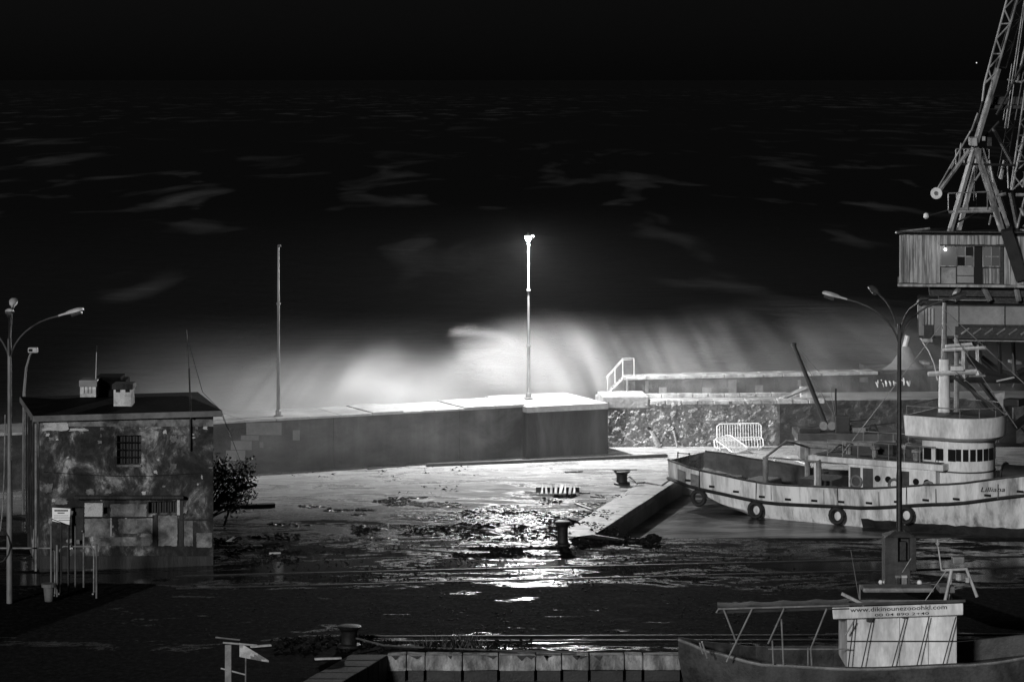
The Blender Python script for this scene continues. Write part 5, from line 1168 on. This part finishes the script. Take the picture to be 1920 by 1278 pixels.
for dd in (1.0,):
    kbox(1845, 1985, 791, 797, dd, dd + .3, 'sill_chord', 'crane_dark'); kbox(1856, 1985, 833, 839, dd, dd + .3, 'sill_chord', 'crane_dark')
    kbox(1872, 1904, 797.5, 832.5, dd + .02, dd + .28, 'sill_plate', 'crane_dark')
    for x0, x1 in ((1857, 1870), (1906, 1932), (1934, 1960)):
        kbeam((x0, 798), (x1, 832), .06, 'lacing', 'crane_dark', dd + .1); kbeam((x1, 798), (x0, 832), .06, 'lacing', 'crane_dark', dd + .2); kbeam((x1 + .8, 797), (x1 + .8, 833), .08, 'lacing', 'crane_dark', dd + .15)
for x in (1965, 1995): MB().box(K(x, 0).x - .25, K(x, 0).x + .25, DC + .9, DC + 1.4, 0, K(0, 839).z).build('wheel_truck', 'crane_dark', cr)
# A-frame
for dd in (.3, 3.2):
    kbeam((1823, 277), (1778, 434), .19, 'a_frame_leg', 'crane_paint', dd + (0 if dd < 1 else -.6), dd); kbeam((1826, 277), (1876, 436), .21, 'a_frame_leg', 'crane_paint', dd + (0 if dd < 1 else -.6), dd)
    kbeam((1795, 307), (1900, 309), .08, 'platform_beam', 'crane_dark', dd); kbeam((1776, 397), (1868, 394), .09, 'platform_beam', 'crane_paint', dd)
    kbeam((1792, 392), (1855, 391), .13, 'tie_beam', 'crane_paint', dd + .1)
    for a, b2 in (((1776, 362), (1776, 395)), ((1812, 361), (1812, 393)), ((1776, 362), (1860, 358)), ((1790, 279), (1790, 308)), ((1836, 279), (1836, 308)), ((1790, 279), (1836, 279)), ((1848, 362), (1848, 392))): kbeam(a, b2, .035, 'handrail', 'steel_grey', dd - .1)
kbox(1817, 1831, 258, 274, .1, 3.0, 'pivot_head', 'crane_paint', None, .05); kbeam((1850, 386), (1778, 420), .07, 'brace', 'crane_dark', 1.2)
kbeam((1834, 320), (1822, 338), .06, 'brace', 'crane_paint', .8); kbeam((1822, 312), (1820, 375), .05, 'brace', 'crane_dark', .8)
# counterweight arm with sheave
kbeam((1815, 281), (1758, 360), .13, 'sheave_arm', 'crane_paint', .1); kbeam((1818, 245), (1755, 356), .05, 'sheave_stay', 'crane_paint', .1); kbeam((1800, 268), (1796, 308), .05, 'sheave_stay', 'crane_paint', .1); kbeam((1788, 303), (1781, 316), .05, 'sheave_stay', 'crane_paint', .1)
MB().tube([K(1755, 362, -.05), K(1755, 362, .1)], .27, 24).build('sheave', 'steel_pale', cr, smooth=True)
MB().tube([K(1755, 362, -.12), K(1755, 362, -.055)], .1, 12).build('sheave_hub', 'steel_dark', cr)
kbeam((1774, 394), (1741, 404), .05, 'lamp_arm', 'crane_dark', .2); MB().lathe([(.05, -.12), (.14, -.05), (.1, .12), (.03, .16)], K(1735, 405, .2), 10).build('flood_lamp', 'steel_pale', cr)
# luffing jib lattice
def lattice(L0, L1, R0, R1, dd, n_, w_, mat='crane_paint', alt=True):
    """two chords from bottom to top with lacing between them"""
    kbeam(L0, L1, w_, 'jib_chord', mat, dd); kbeam(R0, R1, w_, 'jib_chord', mat, dd)
    f = lambda a, b2, t_: (a[0] + (b2[0] - a[0]) * t_, a[1] + (b2[1] - a[1]) * t_)
    for i in range(n_):
        t0, t1 = i / n_, (i + 1) / n_; tm = (t0 + t1) / 2
        kbeam(f(R0, R1, t0), f(L0, L1, tm), w_ * .7, 'jib_lacing', mat, dd); kbeam(f(L0, L1, tm), f(R0, R1, t1), w_ * .7, 'jib_lacing', mat, dd)
        kbeam(f(L0, L1, t1), f(R0, R1, t1), w_ * .7, 'jib_lacing', mat, dd)
kbeam((1826, 266), (1867, 129), .2, 'jib_foot', 'crane_paint', .4)
lattice((1842, 157), (1886, -10), (1858, 158), (1906, -12), .3, 3, .065)
kbeam((1838, 190), (1842, 157), .06, 'jib_chord', 'crane_paint', .3); kbeam((1828, 232), (1838, 190), .05, 'jib_chord', 'crane_dark', .3); kbeam((1842, 157), (1862, 138), .06, 'jib_lacing', 'crane_paint', .3); kbeam((1818, 245), (1830, 212), .06, 'jib_chord', 'crane_paint', .3)
lattice((1845, 150), (1893, -10), (1872, 128), (1912, -10), 2.2, 3, .05, 'crane_dark')
lattice((1886, 350), (1927, 60), (1908, 350), (1950, 60), 1.2, 6, .055)
lattice((1858, 330), (1880, 205), (1872, 330), (1893, 205), 1.8, 4, .035, 'crane_dark')
for a, b2, w_, m2 in [((1874, 240), (1911, -5), .04, 'crane_paint'), ((1882, 240), (1916, -5), .03, 'crane_paint'), ((1893, 225), (1925, 40), .03, 'steel_grey'), ((1866, 225), (1882, 120), .035, 'crane_paint'), ((1899, 155), (1922, 50), .07, 'crane_paint'), ((1899, 155), (1925, 128), .06, 'crane_paint'), ((1872, 149), (1898, 154), .06, 'crane_paint'), ((1908, 245), (1932, 130), .08, 'crane_paint'), ((1883, 355), (1908, 246), .1, 'crane_paint'), ((1908, 246), (1935, 215), .07, 'crane_paint'), ((1883, 355), (1935, 300), .07, 'crane_paint'), ((1898, 426), (1912, 370), .07, 'crane_paint'), ((1898, 426), (1935, 395), .06, 'crane_paint'), ((1898, 428), (1935, 436), .06, 'crane_paint'), ((1883, 360), (1905, 470), .16, 'crane_dark'), ((1880, 362), (1862, 366), .1, 'crane_paint'), ((1892, 364), (1912, 364), .1, 'crane_paint'), ((1878, 310), (1880, 352), .05, 'crane_paint'), ((1866, 333), (1874, 300), .06, 'crane_paint'), ((1835, 258), (1862, 228), .08, 'crane_dark'), ((1852, 240), (1890, 310), .12, 'crane_dark'), ((1862, 215), (1910, 120), .08, 'crane_dark'), ((1905, 320), (1918, 350), .1, 'crane_dark')]:
    kbeam(a, b2, w_, 'jib_brace', m2, R.uniform(.6, 2.6))
kbox(1858, 1935, 182, 196, 1.5, 3.0, 'machinery_platform', 'crane_dark'); kbox(1850, 1920, 198, 204, 1.2, 3.2, 'machinery_floor', 'crane_dark')
kbox(1840, 1846, 256, 264, .6, 1.2, 'pulley_block', 'crane_paint'); kbox(1850, 1858, 258, 274, .8, 1.4, 'pulley_block', 'crane_dark')
kbeam((1852, 340), (1845, 300), .06, 'brace', 'crane_paint', 1.5); kbeam((1868, 335), (1872, 312), .1, 'brace', 'crane_paint', 1.1); kbeam((1846, 420), (1850, 402), .06, 'brace', 'crane_paint', 1.1); kbeam((1850, 402), (1860, 406), .06, 'brace', 'crane_paint', 1.1)
MB().tube([K(1905, 388, 1), K(1910, 400, 1), K(1925, 405, 1)], .1, 6).build('cable_drum_guard', 'crane_paint', cr)
kbeam((1888, 430), (1913, 520), .55, 'jib_heel', 'crane_dark', -.6, .0)

cr.rotation_euler = (0, 0, -math.atan(726 / F))
# ------------------------------------------------------------------ near boat, bottom right
DN = 83.0
nb = thing('passenger_boat', 'dark hulled boat with white cabin and long canopy in the foreground', 'boat', (P(1620, 0, DN).x, DN + 1.6, ZW))
def Nn(px, py, dd=0.0): return P(px, py, DN + dd)
def nbox(x0, x1, y0, y1, d0, d1, name, mat, parent=None, bevel=0.0):
    a = Nn(x0, y1); b2 = Nn(x1, y0); return MB().box(a.x, b2.x, DN + d0, DN + d1, a.z, b2.z).build(name, mat, parent or nb, bevel=bevel)
X0 = Nn(1278, 0).x; X1 = Nn(2050, 0).x; LN = X1 - X0; CYN = DN + 1.6
SH = [(0, Nn(0, 1214).z), (.08, Nn(0, 1232).z), (.2, Nn(0, 1247).z), (.45, Nn(0, 1251).z), (.7, Nn(0, 1243).z), (1, Nn(0, 1215).z)]
BM = [(0, .08), (.08, .7), (.2, 1.25), (.4, 1.6), (.75, 1.6), (1, 1.2)]
hm = MB(); rows = []; din = MB(); rows2 = []
for i in range(31):
    u = i / 30; b_ = lerp_tab(BM, u); s_ = lerp_tab(SH, u); x = X0 + LN * u
    rows.append([(x, CYN - b_, s_), (x, CYN - b_ * .97, s_ - .5), (x + (.25 if u < .05 else 0), CYN - b_ * .85, s_ - 1.0), (x + (.4 if u < .05 else 0), CYN - b_ * .6, ZW - .3), (x + (.4 if u < .05 else 0), CYN + b_ * .6, ZW - .3), (x, CYN + b_ * .97, s_ - .6), (x, CYN + b_, s_)])
    bi = max(.02, b_ - .1); rows2.append([(x, CYN - b_, s_ + .004), (x, CYN - bi, s_ + .004), (x, CYN - bi, s_ - .6), (x, CYN + bi, s_ - .6), (x, CYN + bi, s_ + .004), (x, CYN + b_, s_ + .004)])
hm.add([p for r in rows for p in r], [(i * 7 + j, i * 7 + j + 1, i * 7 + 8 + j, i * 7 + 7 + j) for i in range(30) for j in range(6)] + [tuple(range(7)), tuple(range(210, 217))])
hm.build('hull', 'boat_dark', nb, smooth=True)
din.add([p for r in rows2 for p in r], [(i * 6 + j, i * 6 + j + 1, i * 6 + 7 + j, i * 6 + 6 + j) for i in range(30) for j in range(5)]).build('deck', 'boat_dark', nb)
MB().tube([(X0 + LN * i / 30, CYN - lerp_tab(BM, i / 30) - .01, lerp_tab(SH, i / 30) - .05) for i in range(31)], .045, 6).build('rub_rail', 'steel_grey', nb)
cabn = nbox(1592, 1800, 1155, 1262, .55, 2.7, 'cabin', 'boat_white', None, .05)
nbox(1592.5, 1799.5, 1207, 1209.5, .53, .56, 'cabin_trim', 'steel_dark', cabn)
nbox(1691, 1692, 1156, 1255, .535, .56, 'panel_joint', 'steel_grey', cabn); nbox(1745, 1746, 1156, 1255, .535, .56, 'panel_joint', 'steel_grey', cabn)
fas = MB().hexa([Nn(1562, 1160, .2), Nn(1806, 1152, .2), Nn(1806, 1152, 3.0), Nn(1562, 1160, 3.0), Nn(1560, 1138, .2), Nn(1806, 1130, .2), Nn(1806, 1130, 3.0), Nn(1560, 1138, 3.0)]).build('roof_fascia', 'boat_white', nb, bevel=.03)
MB().hexa([Nn(1556, 1136, .1), Nn(1810, 1128, .1), Nn(1810, 1128, 3.1), Nn(1556, 1136, 3.1), Nn(1556, 1131, .1), Nn(1810, 1123, .1), Nn(1810, 1123, 3.1), Nn(1556, 1131, 3.1)]).build('roof', 'boat_dark', nb)
tr = Nn(1806, 1130, .2) - Nn(1562, 1138, .2)
text_mesh('www.dikinounezooohkl.com', Nn(1594, 1146.5, .2), tr, (0, 0, 1), .13, 'ink', 'lettering', fas, depth=.012, width=(Nn(1776, 0).x - Nn(1594, 0).x), bold=.01)
text_mesh('00 04 890 2+40', Nn(1640, 1154.5, .2), tr, (0, 0, 1), .08, 'ink', 'lettering', fas, depth=.012, width=(Nn(1742, 0).x - Nn(1640, 0).x), bold=.01)
for xa, xb in ((1636, 1615), (1698, 1672), (1742, 1718), (1792, 1766), (1602, 1590)):
    MB().tube([Nn(xa, 1156, .3), Nn(xb, 1252, .12)], .018, 6).build('slanted_rod', 'steel_dark', nb)
nbox(1628, 1640, 1158, 1170, .35, .5, 'side_lamp', 'steel_dark', nb, .02); nbox(1694, 1704, 1157, 1163, .35, .5, 'side_lamp', 'steel_dark', nb, .02)
nbox(1625, 1760, 1112, 1121, .9, 1.6, 'life_raft', 'steel_grey', nb, .06); nbox(1770, 1800, 1110, 1122, .9, 1.6, 'roof_locker', 'panel_pale', nb, .04)
MB().tube([Nn(1578, 1112, .2), Nn(1620, 1133, .2)], .05, 8).build('sloping_bar', 'steel_pale', nb)
# canopy
can = MB(); vs_ = []
for i in range(13):
    u = i / 12; x = 1345 + (1592 - 1345) * u
    for j in range(7):
        w_ = j / 6; sag = .05 * math.sin(u * 3.14 * 4) * math.sin(w_ * 3.14); c = Nn(x, 1142 - 8 * u, .15 + 2.9 * w_); c.z += .22 * math.sin(w_ * 3.14) - abs(sag) + (-.1 if j in (0, 6) else 0); vs_.append(c)
can.add(vs_, [(i * 7 + j, i * 7 + j + 1, i * 7 + j + 8, i * 7 + j + 7) for i in range(12) for j in range(6)])
k_ = len(can.v); can.add([Vector(v) - Vector((0, 0, .015)) for v in vs_], [(i * 7 + j, i * 7 + j + 7, i * 7 + j + 8, i * 7 + j + 1) for i in range(12) for j in range(6)])
can.build('canopy', 'tarp', nb, smooth=True)
for dd in (.12, 3.1):
    MB().tube([Nn(1343, 1148, dd), Nn(1347, 1141, dd), Nn(1592, 1134, dd)], .03, 6).build('canopy_rail', 'steel_grey', nb)
    for a, b2 in (((1357, 1142), (1381, 1204)), ((1410, 1141), (1362, 1240)), ((1470, 1140), (1440, 1206)), ((1465, 1160), (1469, 1245)), ((1550, 1140), (1520, 1215)), ((1520, 1213), (1522, 1247)), ((1448, 1200), (1450, 1245)), ((1515, 1213), (1515, 1247)), ((1318, 1225), (1312, 1205)), ((1326, 1233), (1316, 1202)), ((1600, 1165), (1585, 1190))):
        MB().tube([Nn(*a, dd), Nn(*b2, dd)], .026, 6).build('canopy_strut', 'steel_grey', nb)
    MB().tube([Nn(1440, 1216, dd), Nn(1592, 1216, dd)], .02, 6).build('side_rail', 'steel_grey', nb)
# signal arch on the roof
MB().tube([Nn(1772, 1125, .8), Nn(1784, 1068, .8), Nn(1812, 1066, .8), Nn(1832, 1118, .8)], .05, 8).build('arch', 'steel_pale', nb)
MB().tube([Nn(1782, 1128, 1.4), Nn(1782, 1070, 1.4), Nn(1812, 1068, 1.4)], .05, 8).build('arch', 'steel_pale', nb)
MB().tube([Nn(1772, 1068, .8), Nn(1812, 1066, .8)], .04, 6).build('arch_bar', 'steel_pale', nb)
MB().tube([Nn(1765, 1068, .8), Nn(1759, 1024, .8)], .022, 6).build('light_staff', 'steel_pale', nb)
MB().lathe([(.01, -.09), (.07, 0), (.02, .03), (.008, .12)], Nn(1758, 1018, .8), 10).build('staff_head', 'steel_pale', nb)
MB().tube([Nn(1765, 1068, .8), Nn(1774, 1069, .8)], .03, 6).build('staff_foot', 'steel_pale', nb)
MB().tube([Nn(1774, 1069, .8), Nn(1734, 1126, .4)], .012, 5).build('stay', 'steel_pale', nb); MB().tube([Nn(1814, 1066, .8), Nn(1832, 1116, .4)], .012, 5).build('stay', 'steel_pale', nb)
nbox(1792, 1815, 1050, 1064, .6, .9, 'radar', 'steel_grey', nb, .04); MB().lathe([(.03, -.12), (.1, -.08), (.1, .08), (.03, .12)], Nn(1798, 1081, .7), 12).build('arch_lamp', 'steel_pale', nb)
nbox(1818, 1825, 1090, 1100, .7, .9, 'horn', 'steel_pale', nb, .02)
MB().tube([Nn(1612, 1130, .8), Nn(1595, 1030, .8)], .01, 5).build('whip_aerial', 'steel_grey', nb); MB().tube([Nn(1612, 1130, .8), Nn(1612, 1095, .8)], .03, 5).build('aerial_base', 'steel_grey', nb)
# small things left at the foot of the lamp plinth
def canister(px, py, w_, h_, label, mat, cap):
    p = G(px, py); o = thing('canister', label, 'canister', p, 'canisters by the lamp plinth')
    MB().box(p.x - w_ / 2, p.x + w_ / 2, p.y - .12, p.y + .12, 0, h_).build('body', mat, o, bevel=.03)
    MB().box(p.x - w_ / 2 - .01, p.x + w_ / 2 + .01, p.y - .13, p.y + .13, h_ + .002, h_ + .1).build('lid', cap, o, bevel=.02)
canister(1683, 1098, .18, .3, 'dark canister standing before the lamp plinth', 'steel_dark', 'steel_grey')
canister(1695, 1098, .19, .3, 'pale lidded canister before the lamp plinth', 'steel_grey', 'steel_pale')
for px, py, r_, lab in ((1651, 1095, .08, 'left one of two white floats left of the lamp plinth'), (1660, 1095, .08, 'right one of two white floats left of the lamp plinth'), (1724, 1097, .1, 'white float right of the lamp plinth')):
    p = G(px, py); o = thing('net_float', lab, 'float', p, 'white net floats by the lamp plinth')
    MB().lathe([(.02, 0), (r_ * .7, r_ * .25), (r_, r_), (r_ * .7, r_ * 1.75), (.02, r_ * 2)], p, 12).build('ball', 'sign_white', o, smooth=True); MB().tube([p + Vector((0, 0, r_ * 2 - .01)), p + Vector((0, 0, r_ * 2 + .05))], .02, 6).build('eye', 'steel_dark', o)

# ------------------------------------------------------------------ pale frame with ragged cloth at the bottom left
fp = P(432, 1278, 81.0)
fr = thing('flag_frame', 'pale upright frame with crossbars and a torn cloth at bottom left', 'frame', (fp.x, 81, 0))
MB().box(P(422, 0, 81).x, P(434, 0, 81).x, 80.95, 81.05, 0, P(0, 1208, 81).z).build('post', 'steel_grey', fr, bevel=.01)
MB().beam(Vector((P(460, 0, 81).x, 81, 0)), P(461, 1232, 81), .03).build('thin_post', 'steel_grey', fr)
MB().beam(P(418, 1204, 81), P(482, 1209, 81), .035).build('crossbar', 'steel_pale', fr); MB().beam(P(414, 1252, 81), P(460, 1264, 81), .03).build('crossbar', 'steel_pale', fr); MB().beam(P(404, 1194, 81.2), P(450, 1199, 81.2), .03).build('crossbar', 'steel_grey', fr)
cl = MB(); vs_ = []
for i in range(9):
    u = i / 8
    for j in range(4): vs_.append(P(449 + 55 * u, 1217 + 22 * u + (j - 1.5) * 9 * (1 - u * .85), 81 + .15 * math.sin(u * 7 + j)))
cl.add(vs_, [(i * 4 + j, i * 4 + j + 1, i * 4 + j + 5, i * 4 + j + 4) for i in range(8) for j in range(3)]); cl.build('torn_cloth', 'cloth', fr, smooth=True)

# ------------------------------------------------------------------ one star low over the sea
so = MB().lathe([(0.5, -12), (9, -8), (12, 0), (9, 8), (0.5, 12)], P(1831, 118, 60000), 10).build('star', 'star_glow')
tag(recentre(so), 'single bright star in the dark sky beside the crane jib', 'star')
